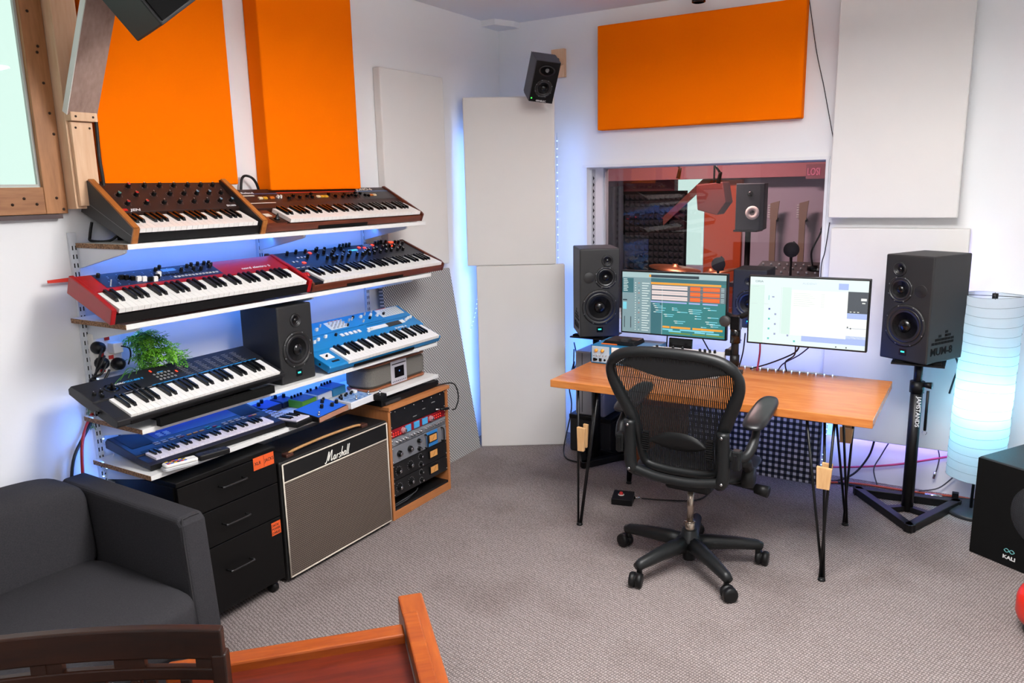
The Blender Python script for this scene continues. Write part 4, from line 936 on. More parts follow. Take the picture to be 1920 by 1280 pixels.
# ------------------------------------------------------------------ things on the shelves
# power strip on the wall with plugs
t = thing('power_strip', 'white wall power strip with red switches behind the plant', 'power strip', (XL + .001, 1.632, 1.005))
obj('housing', bx(0, .045, -.055, .055, 0, .155), white_pl, t, bevel=.004)
sw = bx(0, .004, -.009, .009, -.007, .007).mesh('switch', red_pl)
for y, z in ((.0, .132), (-.028, .073), (.008, .058), (-.03, .015)): link('switch', sw, t, (.045, y, z))
pl = MB().lathe([(.022, 0), (.024, .008), (.022, .03), (.012, .04), (0, .042)], 14, Matrix.Rotation(PI / 2, 4, 'Y')).mesh('plug', black)
for y, z in ((-.045, .105), (-.038, .045), (.025, .03)): link('plug', pl, t, (.045, y, z))
wp = obj('white_plug', bx(.045, .085, .0, .038, .075, .115), white_pl, t, bevel=.003)
obj('plug_lead', MB().tube(smooth_pts([(.083, .03, .10), (.10, .05, .09), (.09, .06, .06), (.06, .065, .02)]), .003, 6), cable_black, wp)
for k in range(4):
    cable('power_lead', [(XL + .09, 1.585 + k * .006, 1.11 - k * .028), (XL + .10, 1.565, 1.08 - k * .03), (XL + .07, 1.555 - .006 * k, 1.0), (XL + .05, 1.55 + .004 * k, .93)], .0045, cable_black, ('upper', 'second', 'third', 'lowest')[k] + ' black power lead bunched beside the wall power strip')
# trailing plant
pot = thing('trailing_plant', 'leafy green fern on the third shelf behind the slim black synthesizer', 'plant', (XL + .105, 1.715, ST[2] + .0005))
obj('pot', MB().lathe([(.03, 0), (.034, .004), (.042, .07), (.044, .072), (.038, .072), (.036, .06), (0, .06)], 18), M('dark_pot', '#1c1f1d', .6), pot)
greens = [M('leaf_green_a', '#4f9422', .5), M('leaf_green_b', '#7cc234', .5), M('leaf_green_c', '#346e1c', .5)]
leaf = []
for m_ in greens:
    lm_ = MB()
    for k in range(4):
        for s_ in (-1, 1):
            y_ = .003 + k * .0062; w_ = .0085 * (1 - k * .16)
            lm_.add([(0, y_, .001), (s_ * w_ * .55, y_ + .0015, .002), (s_ * w_, y_ + .0055, -.001), (s_ * w_ * .4, y_ + .0055, .001)], [(0, 1, 2, 3) if s_ > 0 else (3, 2, 1, 0)])
    lm_.add([(-.002, .026, 0), (.002, .026, 0), (0, .034, -.002)], [(0, 1, 2)])
    leaf.append(lm_.mesh('leaf', m_))
rnd = random.Random(3); nleaf = 0
tops = [(.00, .0, .25), (.02, .02, .26), (.03, .05, .24), (.05, .08, .20), (.05, .11, .17), (.03, .03, .20), (.06, .05, .16), (.07, .09, .13), (.05, -.02, .17), (.06, .12, .12), (.03, -.03, .22), (.07, .02, .13), (.08, .06, .12), (.02, .08, .21), (.07, -.05, .155), (.08, -.08, .15), (.09, -.11, .15), (.10, -.13, .145), (.085, -.10, .16)]
for (dx, dy, dz) in [(a * 1.0, b * 1.15, c * 1.12) for a, b, c in tops]:
    st = smooth_pts([(0, 0, .06), (dx * .4, dy * .3, .06 + (dz - .06) * .75), (dx * .8, dy * .75, dz), (dx * 1.1, dy * 1.15, dz - .02)], 5)
    fr = obj('frond', MB().tube(st, .0014, 4), greens[2], pot)
    for p in st[4:]:
        for s in (-1, 1, -1, 1):
            if nleaf >= 296: break
            nleaf += 1
            link('leaf', leaf[rnd.choice((0, 1, 1, 2, 0))], fr, p + Vector((rnd.uniform(-.004, .004),) * 3), (rnd.uniform(-.9, .5), rnd.uniform(-.6, .6), s * rnd.uniform(.4, 1.7) - PI / 2 + rnd.uniform(-1, 1)), (2.0, 1.8, 1))
# hanging sprig below the shelf
t = thing('plant_sprig', 'thin sprig of leaves hanging under the left end of the third shelf', 'plant', (XL + .025, 1.548, .92))
st = smooth_pts([(0, 0, .0), (.0, -.008, -.05), (.004, -.004, -.11)]); obj('stem', MB().tube(st, .0013, 4), greens[2], t)
for k, p in enumerate(st[1:]): link('leaf', leaf[2 if k % 2 else 0], t, p, (-.6, 0, (1 if k % 2 else -1) * 1.4), (.8, .8, 1))
# table radio
t = thing('table_radio', 'grey fabric table radio with wooden top on the lowest shelf', 'radio', (-2.62, 2.79, ST[3] + .0005))
gf = M('radio_cloth', '#77736c', .95, var=(300, '#4f4c48', .5)); rw = wood('radio_walnut', '#7a4526', '#9c5d38', 'Y', .4)
obj('body', MB().rbox(-.09, .09, -.03, .43, .012, .125, .045, 5), gf, t)
obj('wood_base', MB().rbox(-.091, .091, -.031, .431, .002, .014, .045, 5), rw, t); obj('wood_top', MB().rbox(-.091, .091, -.031, .431, .123, .132, .045, 5), rw, t)
obj('feet', MB().box(-.06, .06, .03, .05, 0, .002).box(-.06, .06, .35, .37, 0, .002), black, t)
fp = obj('face_plate', bx(.09, .0925, .13, .255, .008, .128), M('silver_plate', '#b9b6bd', .4, .2), t, bevel=.001)
obj('screen', bx(.0925, .0935, .158, .232, .038, .095), black_gloss, fp); obj('slot', bx(.0925, .0935, .14, .248, .108, .113), black, fp)
obj('screen_icon', bx(.0935, .0938, .192, .198, .066, .074), M('icon_blue', '#5b8fe0', emit=.8), fp)
bt = MB().cyl((0, 0, 0), (.0015, 0, 0), .003, seg=8).mesh('button', M('btn_ind', '#2c2a44', .5))
for k in range(8): link('button', bt, fp, (.0925, .142 + k * .0142, .02))
obj('dial', MB().cyl((0, .19, .132), (0, .19, .146), .018, seg=18), chrome, t)
# effects pedals and small gear on the lowest shelf
Z3 = ST[3] + .0005
pk = knob_mesh(.0085, .017, black); pks = knob_mesh(.006, .012, black)
fsm = MB().lathe([(.006, 0), (.006, .006), (.004, .007), (.004, .014), (.005, .015), (.005, .019), (0, .02)], 10).mesh('foot_switch', chrome)
def pedal(name, label, x, y, rz, w, d, h, hb, mat, top, cat='pedal', knobs=(), switches=(), front=None):
    """local x along the shelf, -y toward the room; wedge rising to the back"""
    t = thing(name, label, cat, (x, y, Z3), (0, 0, PI / 2 + rz), group='effects gear on the lowest shelf')
    obj('case', MB().prism([(-d / 2, .001), (-d / 2, h), (d / 2, hb), (d / 2, .001)], -w / 2, w / 2, 'x'), mat, t, bevel=.003)
    P = Panel(t, -d / 2, h, d / 2, hb); P.rects('top_plate', [(-w / 2 + .004, w / 2 - .004, .04, .96)], top, .0002, .0008)
    for u, v, me in knobs: P.put('knob', me, u, v, .001)
    for u, v in switches: P.put('foot_switch', fsm, u, v, .001)
    if front: obj('front_edge', bx(-w / 2, w / 2, -d / 2 - .003, -d / 2 + .0005, .001, h), front, t)
    return t, P
blue_top = M('pedal_blue', '#1f5fd0', .4); white_case = M('pedal_white', '#d6d8dc', .4); copper = M('copper_edge', '#c08a70', .4, .3)
t, P = pedal('effects_pedal', 'long blue effects pedal with copper front edge and four tall knobs', -2.485, 2.385, .16, .215, .135, .022, .045, black, blue_top, 'pedal', [(-.005, .45, pk), (.05, .72, pk), (.045, .3, pk), (.09, .36, pk), (.085, .85, pks)], [(-.088, .12)], copper)
t, P = pedal('effects_pedal', 'white effects pedal with blue face and chrome switches beside the radio', -2.475, 2.585, .08, .165, .105, .032, .040, white_case, M('pedal_blue_art', '#2b62a8', .5, var=(60, '#9fb8d0', .3)), 'pedal', [(-.06 + i * .02, .8 + .08 * (i % 2), pks) for i in range(7)] + [(-.07, .62, pks)], [(-.03, .12), (.062, .12)])
P.rects('white_block', [(.04, .06, .74, .98)], white_pl, .001, .012)
pedal('effects_pedal', 'tiny black effects pedal with a chrome footswitch in front of the radio', -2.413, 2.70, .1, .05, .045, .028, .030, black, black_gloss, 'pedal', [], [(0, .5)])
pedal('effects_pedal', 'green boxed effects pedal behind the copper-edged pedal', -2.675, 2.455, .12, .10, .085, .034, .040, M('pedal_green', '#5a9a1f', .45), M('pedal_navy_a', '#1c2f6d', .4), 'pedal', [(-.035 + i * .022, .9, pks) for i in range(4)])
pedal('effects_pedal', 'white boxed effects pedal between the green and the teal pedals', -2.685, 2.565, .12, .105, .085, .036, .042, white_case, M('pedal_navy_b', '#1c2f6d', .4), 'pedal', [(-.035, .9, pks), (-.01, .92, pks), (.03, .9, pks)])
pedal('effects_pedal', 'teal boxed effects pedal at the back against the table radio', -2.70, 2.675, .10, .10, .09, .040, .046, M('pedal_teal', '#2a7fa8', .45), M('pedal_navy_c', '#16306f', .4), 'pedal', [(-.035 + i * .022, .9, pks) for i in range(4)])
pedal('desktop_mixer', 'dark blue palm-sized mixer behind the mini keyboard', -2.745, 2.30, .15, .11, .085, .030, .040, M('mixer_navy', '#182245', .5), M('mixer_top', '#22408f', .5), 'mixer', [(-.04, .6, pk), (.0, .8, pk)])
pedal('desktop_mixer', 'dark palm-sized effects unit with two tall knobs beside the green pedal', -2.755, 2.405, .15, .085, .08, .03, .038, M('mixer_navy', '#182245', .5), M('mixer_top_b', '#1a2f66', .5), 'mixer', [(-.02, .8, pk), (.02, .6, pk)])
mk = keyboard('mini_keyboard', 'miniature black keyboard wedged between the blue keyboard and the pedals', 'keyboard', (-2.425, 2.185, Z3), 0., .12)
body(mk, [(0, .001), (0, .020), (.006, .024), (.30, .026), (.30, .001)], 0, .105, black, bevel=.003)
add_keys(mk, .012, 6, .0142, .012, .10, .030, .6, .006, M('key_lilac_white', '#dcd6e2', .35))
PM = Panel(mk, .12, .0245, .30, .026); PM.rects('pads', [(.015 + i * .024, .033 + i * .024, .10 + j * .16, .2 + j * .16) for i in range(4) for j in range(5)], M('pad_pale', '#9fb0d8', .5), .0004, .003)
# red tie poking out left of the stage keyboard
tag(obj('cable_tie', MB().prism([(0, 0), (.095, -.004), (.095, .012), (0, .010)], -.0015, .0015, 'x'), M('tie_red', '#d0301c', .5), None, (XL + .03, 1.455, 1.365)), 'short red strap sticking out left of the red stage keyboard', 'strap')
cable('red_cable', [(XL + .045, 1.555, .88), (XL + .02, 1.53, .82), (XL + .025, 1.50, .75), (XL + .03, 1.485, .62), (XL + .03, 1.49, .5)], .006, cable_red, 'red cable hanging down behind the sofa from the third shelf')
cable('black_cable', [(XL + .05, 1.56, .87), (XL + .02, 1.52, .79), (XL + .025, 1.46, .70), (XL + .03, 1.43, .55)], .006, cable_black, 'black cable hanging beside the red one behind the sofa')
cable('synth_lead', [(-2.80, 1.63, 1.57), (-2.815, 1.625, 1.52), (-2.80, 1.62, 1.503), (-2.75, 1.66, 1.502), (-2.72, 1.69, 1.535), (-2.71, 1.71, 1.56)], .005, cable_black, 'black lead looping under the black and teak synthesizer')
cable('wall_cable', [(XL + .10, 1.65, 2.22), (XL + .105, 1.655, 2.05), (XL + .10, 1.662, 1.92), (XL + .097, 1.66, 1.80), (XL + .095, 1.665, 1.72), (XL + .095, 1.66, 1.63)], .006, cable_black, 'thick black cable running down beside the first orange panel')
# blue headphones-like hoop behind the small keyboard
tag(obj('cable_hoop', MB().tube([(XL + .03, 1.70 + .06 * math.cos(a), .78 + .075 * math.sin(a)) for a in [k * PI / 12 for k in range(24)]], .005, 6, closed=True), cable_black), 'black looped cable hanging on the wall behind the dark blue keyboard', 'cable')

# ------------------------------------------------------------------ filing cabinet
cab = thing('filing_cabinet', 'black three-drawer filing cabinet under the left end of the shelves', 'cabinet', (-2.425, 1.597, 0))
CW, CD, CH = .463, .385, .640; cbm = M('cabinet_black', '#070707', .42, spec=.25)
obj('body', bx(-CD, -.018, 0, CW, .055, CH - .02), cbm, cab, bevel=.002)
obj('top', bx(-CD, .0, 0, CW, CH - .0195, CH), cbm, cab, bevel=.003)
hm = smooth_pts([(0, 0, 0), (.026, .0, .002), (.028, .006, 0), (.028, .104, 0), (.026, .110, .002), (0, .110, 0)], 3)
for z0, z1, hz in ((.488, .617, .567), (.340, .484, .415), (.06, .336, .222)):
    dr = obj('drawer', bx(-.018, 0, .004, CW - .004, z0, z1), cbm, cab, bevel=.002)
    obj('handle', MB().tube([p + Vector((0, .178, hz)) for p in hm], .0042, 8), M('handle_black', '#4a4a4c', .25, .8), dr)
for y in (.04, CW - .04):
    for x in (-.04, -CD + .04):
        c = obj('caster', MB().cyl((x, y - .012, .024), (x, y + .012, .024), .024, seg=14), black, cab)
        obj('fork', bx(x - .015, x + .015, y - .016, y + .016, .04, .056), black, c)
tape = M('orange_tape', '#d8541a', .7); ink = M('ink', '#2a120a', .8)
lab1 = obj('paper_label', bx(0, .0012, .346, .45, .572, .624), tape, cab, label='orange tape label for cable drawer')
lab1.rotation_euler = (.0, 0, 0)
for s, y in (('XLR', .352), ('JACKS', .402)): text('lettering', s, .019, ink, lab1, (.0014, y, .592), (PI / 2, 0, PI / 2), 0, .0002, 'LEFT', .9, .0003)
obj('divider', bx(.0012, .0015, .398, .399, .574, .622), ink, lab1)
lab2 = obj('paper_label', bx(0, .0012, .408, .456, .266, .322), tape, cab, label='small orange tape label on the lowest drawer')
for s, z in (('DATA/', .304), ('POWER', .288), ('CABLES', .272)): text('lettering', s, .014, ink, lab2, (.0014, .411, z), (PI / 2, 0, PI / 2), 0, .0002, 'LEFT', .85, .0003)
# remotes on the cabinet
def remote(label, x, y, z, rz, w, l, h, mat, btns):
    t = thing('remote_control', label, 'remote', (x, y, z), (0, 0, rz), group='remotes on the front edge of the lowest shelf')
    obj('body', MB().rbox(-l / 2, l / 2, -w / 2, w / 2, 0, h, min(w, l) * .2, 3), mat, t)
    bs = bx(-.004, .004, -.004, .004, 0, .002)
    for i, (u, v, m_) in enumerate(btns): obj('button', bx(u - .005, u + .005, v - .004, v + .004, h, h + .002), m_, t)
cr_, cb_ = M('btn_r', '#c23b2a', .5), M('btn_b', '#2a5fc2', .5)
remote('white slim remote with coloured buttons lying on top of another remote', -2.458, 1.648, ST[3] + .0155, 1.32, .042, .12, .012, white_pl, [(-.045 + .012 * i, -.012 + .012 * j, (cr_, cb_, M('btn_y', '#d8b030', .5), dark_grey)[(i + j) % 4]) for i in range(6) for j in range(3)])
remote('grey slim remote underneath the white remote at the shelf edge', -2.459, 1.646, ST[3] + .0005, 1.32, .044, .125, .0145, light_grey, [])
remote('black curved remote beside the white ones at the shelf edge', -2.455, 1.785, ST[3] + .0005, 1.38, .046, .125, .021, black, [(-.03 + .02 * i, .0, dark_grey) for i in range(4)])

# ------------------------------------------------------------------ guitar amplifier cabinet
amp = thing('guitar_amplifier', 'vintage guitar amplifier with woven beige grille and white piping', 'amplifier', (-2.45, 2.097, 0), (0, 0, 0))
AW, AD, AH = .69, .27, .548; tolex = M('tolex', '#0c0b0b', .6, bump=(260, .3))
obj('shell', bx(-AD, -.006, 0, AW, .012, AH), tolex, amp, bevel=.008, seg=3)
gr = weave('amp_grille', '#3a302a', '#8a7a6d', 75, 36, (.0, 0, 0), 'yz', (.1, .75), .9, .5)
obj('grille_cloth', bx(-.006, .0, .016, AW - .016, .030, .452), gr, amp)
obj('control_band', bx(-.006, .001, .016, AW - .016, .462, AH - .014), M('amp_band', '#0b0b0b', .5), amp)
pip = M('white_piping', '#d9cfc0', .6)
def piping(pts): return obj('piping', MB().tube(pts, .0035, 6), pip, amp)
zt, zb = AH - .010, .026
piping([(.001, .012, zb), (.001, .012, zt)]); piping([(.001, AW - .012, zb), (.001, AW - .012, zt)]); piping([(.001, .012, zt), (.001, AW - .012, zt)]); piping([(.001, .012, zb), (.001, AW - .012, zb)]); piping([(.001, .012, .457), (.001, AW - .012, .457)])
# script logo drawn as strokes
def script(parent, strokes, loc, s, r, mat):
    mb = MB()
    for st in strokes: mb.tube([Vector(loc) + Vector((0, p.x * s + p.y * s * .25, p.y * s)) for p in smooth_pts([(x, y, 0) for x, y in st], 5)], r, 5)
    return obj('script_logo', mb, mat, parent)
M_ = [[(-.15, .05), (-.05, -.05), (.1, .25), (.25, 1.0), (.3, .5), (.28, .1), (.45, .6), (.65, 1.05), (.68, .5), (.68, .1), (.78, .05), (.88, .2)]]
def lo(x, kind):
    return {'a': [[(x + .26, .40), (x + .12, .45), (x, .22), (x + .10, .03), (x + .24, .16), (x + .28, .42)], [(x + .28, .42), (x + .27, .12), (x + .36, .05)]],
            'r': [[(x, .44), (x + .02, .24), (x + .02, .03)], [(x + .02, .22), (x + .10, .42), (x + .22, .41)]],
            's': [[(x + .22, .38), (x + .12, .45), (x + .03, .35), (x + .13, .23), (x + .21, .12), (x + .10, .02), (x - .02, .08)]],
            'h': [[(x + .05, 1.02), (x + .01, .5), (x, .02)], [(x + .01, .22), (x + .11, .43), (x + .20, .36), (x + .21, .03)]],
            'l': [[(x + .05, 1.02), (x + .01, .5), (x + .02, .08), (x + .10, .03)]]}[kind]
st = list(M_)
for x_, k_ in ((.98, 'a'), (1.44, 'r'), (1.76, 's'), (2.08, 'h'), (2.42, 'a'), (2.86, 'l'), (3.06, 'l')): st += lo(x_, k_)
script(amp, st, (.0035, .258, .468), .046, .0021, M('logo_white', '#efece4', .4))
# carrying strap on top
sp_ = [(-.045, .09, AH + .004), (-.045, .12, AH + .016), (-.045, .30, AH + .022), (-.045, .50, AH + .018), (-.045, .55, AH + .006)]
obj('handle', MB().tube(smooth_pts(sp_), .0065, 6), M('strap_tan', '#b98a58', .8, bump=(400, .5)), amp)
for y in (.085, .556): obj('handle_cap', bx(-.062, -.028, y - .02, y + .02, AH - .001, AH + .014), M('cap_brown', '#4a2a20', .5), amp, bevel=.003)
obj('vent_panel', bx(-AD + .03, -.10, .1, AW - .1, AH, AH + .003), M('top_panel', '#241a14', .6), amp)
for y in (.05, AW - .05):
    for x in (-.04, -AD + .04): obj('foot', MB().cyl((x, y, 0), (x, y, .013), .018, seg=12), black, amp)

# ------------------------------------------------------------------ equipment rack
rk = thing('equipment_rack', 'wooden equipment rack full of outboard gear beside the amplifier', 'rack', (-2.47, 2.815, 0))
RW, RD, RH = .50, .36, .585
obj('side_board', bx(-RD, 0, 0, .018, 0, RH), rack_wood, rk, bevel=.002); obj('side_board', bx(-RD, 0, RW - .018, RW, 0, RH), rack_wood, rk, bevel=.002)
obj('top_board', bx(-RD, .012, -.004, RW + .004, RH, RH + .02), wood('rack_beech_level', '#a8683a', '#bb7a48', 'Y', .45), rk, bevel=.002)
obj('bottom_board', bx(-RD, -.002, .018, RW - .018, 0, .045), wood('rack_beech_level', '#a8683a', '#bb7a48', 'Y', .45), rk, bevel=.002)
obj('back_board', bx(-RD, -RD + .01, .018, RW - .018, .045, RH), black_matte, rk)
rs_ = MB().lathe([(.0045, 0), (.004, .002), (0, .003)], 6, Matrix.Rotation(PI / 2, 4, 'Y')).mesh('rack_screw', chrome)
def unit(name, z0, z1, mat, label=None):
    u = obj(name, bx(-.22, -.006, .02, RW - .02, z0 + .001, z1 - .001), mat, rk, bevel=.0015, label=label)
    for y in (.027, RW - .027):
        for z in (z0 + .012, z1 - .012): link('rack_screw', rs_, u, (-.006, y, z))
    return u
fr_ = Matrix.Rotation(PI / 2, 4, 'Y')
def rknob(u, y, z, r, me=None, h=.016, mat=black_gloss, cap=chrome):
    mb = MB().tube([(0, 0, 0), (h * .5, 0, 0), (h * .5, 0, 0), (h, 0, 0)], [r, r * .95, r * .7, r * .65], 14, smooth=False); mb.mi = 1; mb.lathe([(r * .6, h), (r * .55, h + .001), (0, h + .001)], 12, fr_)
    return obj('knob', mb, [mat, cap], u, (-.006, y, z))
silver = M('rack_silver', '#84868c', .4, .3); rblack = M('rack_black', '#131314', .45); rred = M('rack_red', '#8a1520', .4); amber = M('meter_amber', '#d99a55', .5)
u = unit('patch_unit', .478, .583, rblack)
for k in range(6): link('rack_screw', rs_, u, (-.006, .06 + k * .075, .565))
for y, z, w_ in ((.20, .50, .03), (.28, .52, .025), (.36, .535, .03)): obj('print', bx(-.006, -.0055, y, y + w_, z, z + .004), grey_print, u)
u = unit('preamp_unit', .432, .476, rred, 'dark red preamp with blue square buttons')
for y in (.155, .225, .295): obj('blue_button', bx(-.006, -.002, y - .022, y + .022, .437, .471), M('btn_sky', '#4aa3d8', .4), u)
for y in (.115, .345): rknob(u, y, .454, .016, h=.02, mat=M('clear_pink', '#b9868c', .3), cap=chrome)
ld = MB().lathe([(0, .003), (.003, 0)][::-1], 6, fr_).mesh('lamp', red_glow)
for k in range(7): link('lamp', ld, u, (-.006, .04 + .018 * (k % 4), .443 + .012 * (k // 4)))
for k in range(8): link('lamp', ld, u, (-.006, .38 + .018 * (k % 4), .445 + .014 * (k // 4)))
u = unit('compressor_unit', .388, .430, silver)
for k in range(4): rknob(u, .06 + k * .026, .405, .008, h=.014, mat=chrome)
for k in range(4): rknob(u, .18 + k * .026, .408, .008, h=.014, mat=chrome)
for k in range(8): rknob(u, .30 + k * .022, .411, .007, h=.014, mat=chrome)
u = unit('channel_unit', .296, .386, silver, 'grey two-unit limiter with a blue meter plate')
for y, z, r in ((.075, .34, .017), (.16, .34, .017), (.235, .362, .012), (.235, .318, .012)): rknob(u, y, z, r, h=.02)
obj('blue_plate', bx(-.006, -.004, .305, .40, .30, .382), M('plate_blue', '#2f7fc4', .4), u)
def meter(u, y, z, w_=.075, h_=.045):
    f = obj('meter', bx(-.006, .002, y - w_ / 2, y + w_ / 2, z - h_ / 2, z + h_ / 2), black, u, bevel=.001); obj('meter_face', bx(.002, .0026, y - w_ * .42, y + w_ * .42, z - h_ * .38, z + h_ * .4), amber, f)
    obj('needle', MB().tube([(.003, y - .006, z - h_ * .3), (.003, y + .012, z + h_ * .25)], .0007, 4), black, f)
meter(u, .352, .345)
for y in (.29, .435): obj('grab_handle', MB().tube(smooth_pts([(-.006, y, .305), (.012, y, .308), (.014, y, .34), (.012, y, .374), (-.006, y, .377)], 3), .004, 6), steel_black, u)
for z0, z1 in ((.206, .294), (.118, .204)):
    u = unit('equaliser_unit', z0, z1, rblack, 'black valve equaliser with amber meter'); zc = (z0 + z1) / 2
    for y, z, r in ((.065, zc, .016), (.16, zc, .016), (.245, zc + .022, .010), (.245, zc - .022, .010)):
        rknob(u, y, z, r, h=.018, mat=black)
        dt = MB()
        for k in range(10):
            a = R(-55 + k * 32); dt.box(-.006, -.0054, y + r * 1.5 * math.cos(a) - .0012, y + r * 1.5 * math.cos(a) + .0012, z + r * 1.5 * math.sin(a) - .0012, z + r * 1.5 * math.sin(a) + .0012)
        o = obj('dial_marks', dt, light_grey, u); o['kind'] = 'stuff'
    meter(u, .352, zc + .006)
u = obj('shelf_tray', bx(-.24, -.004, .02, RW - .02, .046, .058), rblack, rk)
obj('loose_leads', MB().tube(smooth_pts([(-.03, .03, .066), (-.02, .12, .075), (-.015, .2, .085), (-.03, .24, .09)]), .003, 5).tube(smooth_pts([(-.02, .03, .063), (-.02, .14, .066), (-.04, .22, .07)]), .003, 5), cable_grey, rk)
# black unit lying on the rack
t = thing('cassette_deck', 'flat black device lying on top of the wooden rack', 'audio device', (-2.475, 2.80, RH + .0205))
obj('body', bx(-.20, -.02, .0, .47, .0, .034), black, t, bevel=.003); obj('window', bx(-.12, -.035, .17, .40, .034, .036), M('smoked_glass', '#4a4d50', .15), t)
obj('front_keys', MB().box(-.02, -.012, .02, .14, .006, .02), dark_grey, t)
cable('jack_lead', [(-2.50, 3.25, .612), (-2.45, 3.34, .61), (-2.43, 3.36, .54), (-2.43, 3.335, .475), (-2.44, 3.31, .468)], .004, cable_black, 'black jack lead curving from the rack top into its side')
t = thing('jack_plug', 'black and silver jack plug sticking out of the rack front', 'plug', (-2.45, 3.19, .500))
obj('shell', MB().cyl((0, .10, -.02), (0, .03, -.008), .008, .007), black, t); obj('tip', MB().cyl((0, .03, -.008), (-.012, .0, -.002), .004), chrome, t)
# ------------------------------------------------------------------ desk
DX0, DX1, DY0, DY1, DZ, DT = -1.7625, -.3217, 3.2029, 3.8925, .740, .037
desk = thing('desk', 'orange-brown wooden desk on black hairpin legs', 'desk', (0, 0, 0))
obj('desktop', bx(DX0, DX1, DY0, DY1, DZ - DT, DZ), desk_wood, desk, bevel=.003)
for fx, fy, sx, sy in ((-1.622, 3.238, 1, 1), (-.479, 3.238, -1, 1), (-.479, 3.862, -1, -1), (-1.622, 3.862, 1, -1)):
    zt = DZ - DT - .004; tops = [(fx - sx * .012, fy, zt), (fx + sx * .095, fy + sy * .0, zt), (fx + sx * .04, fy + sy * .085, zt)]
    if sx > 0: tops = [(fx - .005, fy, zt), (fx + .055, fy + sy * .085, zt), (fx + .10, fy, zt)]
    mb = MB()
    for k, tp in enumerate(tops):
        b_ = (fx + .008 * (k - 1), fy + (.008 if k == 1 else 0), .012); mb.cyl(tp, b_, .0058, seg=8)
    mb.tube([(fx - .009, fy, .014), (fx - .005, fy, .008), (fx + .005, fy, .008), (fx + .009, fy, .014)], .006, 8)
    lg = obj('hairpin_leg', mb, steel_black, desk)
    obj('mount_plate', bx(min(fx - sx * .02, fx + sx * .12), max(fx - sx * .02, fx + sx * .12), min(fy - sy * .012, fy + sy * .11), max(fy - sy * .012, fy + sy * .11), DZ - DT - .004, DZ - DT - .0005), steel_black, lg)
    obj('rubber_foot', MB().lathe([(.016, 0), (.017, .004), (.012, .010), (.008, .012), (0, .012)], 12, Matrix.Translation((fx, fy, 0))), black, lg)
def leg_block(label, x0, x1, y, z0, z1, th=.018):
    t = thing('wooden_block', label, 'wood block', (0, 0, 0))
    obj('board', MB().prism([(x0, z1), (x1, z1 - .004), (x1 - .006, z0), (x0 + .004, z0)], y - th - .012, y - .012, 'y'), block_wood, t, bevel=.001)
    obj('board', MB().prism([(x0 + .014, z1 + .006), (x1 - .004, z1 + .004), (x1 - .010, z0 + .006), (x0 + .018, z0 + .006)], y + .012, y + .026, 'y'), block_wood, t, bevel=.001)
leg_block('pale wooden block strapped to the front left desk leg', -1.625, -1.583, 3.245, .395, .515)
leg_block('pale wooden block strapped to the front right desk leg', -.522, -.462, 3.245, .415, .508)
leg_block('pale wooden block strapped to the rear right desk leg', -.530, -.470, 3.87, .425, .50)

# ------------------------------------------------------------------ monitors
def E(name, h, s=1.): return M(name, h, emit=s)
def monitor(label, x0, x1, z0, z1, y, yaw, draw):
    cx_, w, h = (x0 + x1) / 2, x1 - x0, z1 - z0
    t = thing('computer_monitor', label, 'monitor', (cx_, y, z0), (0, 0, yaw), group='monitors on the desk arm')
    obj('housing', bx(-w / 2, w / 2, 0, .028, 0, h), black, t, bevel=.003); obj('rear_bulge', bx(-w * .3, w * .3, .028, .05, h * .15, h * .85), black, t, bevel=.006)
    bz = .008; mb = MB(); mats = []
    def rect(u0, u1, v0, v1, m_, layer=1):
        if m_ not in mats: mats.append(m_)
        mb.mi = mats.index(m_); W_, H_ = w - 2 * bz, h - 2 * bz
        x_0, x_1, z_0, z_1 = -W_ / 2 + u0 * W_, -W_ / 2 + u1 * W_, bz + (1 - v1) * H_, bz + (1 - v0) * H_
        yy = -.0004 * layer
        mb.add([(x_0, yy, z_0), (x_1, yy, z_0), (x_1, yy, z_1), (x_0, yy, z_1)], [(0, 1, 2, 3)])
    draw(rect)
    s = obj('screen', mb, mats, t, label='lit display'); return t, s, w, h
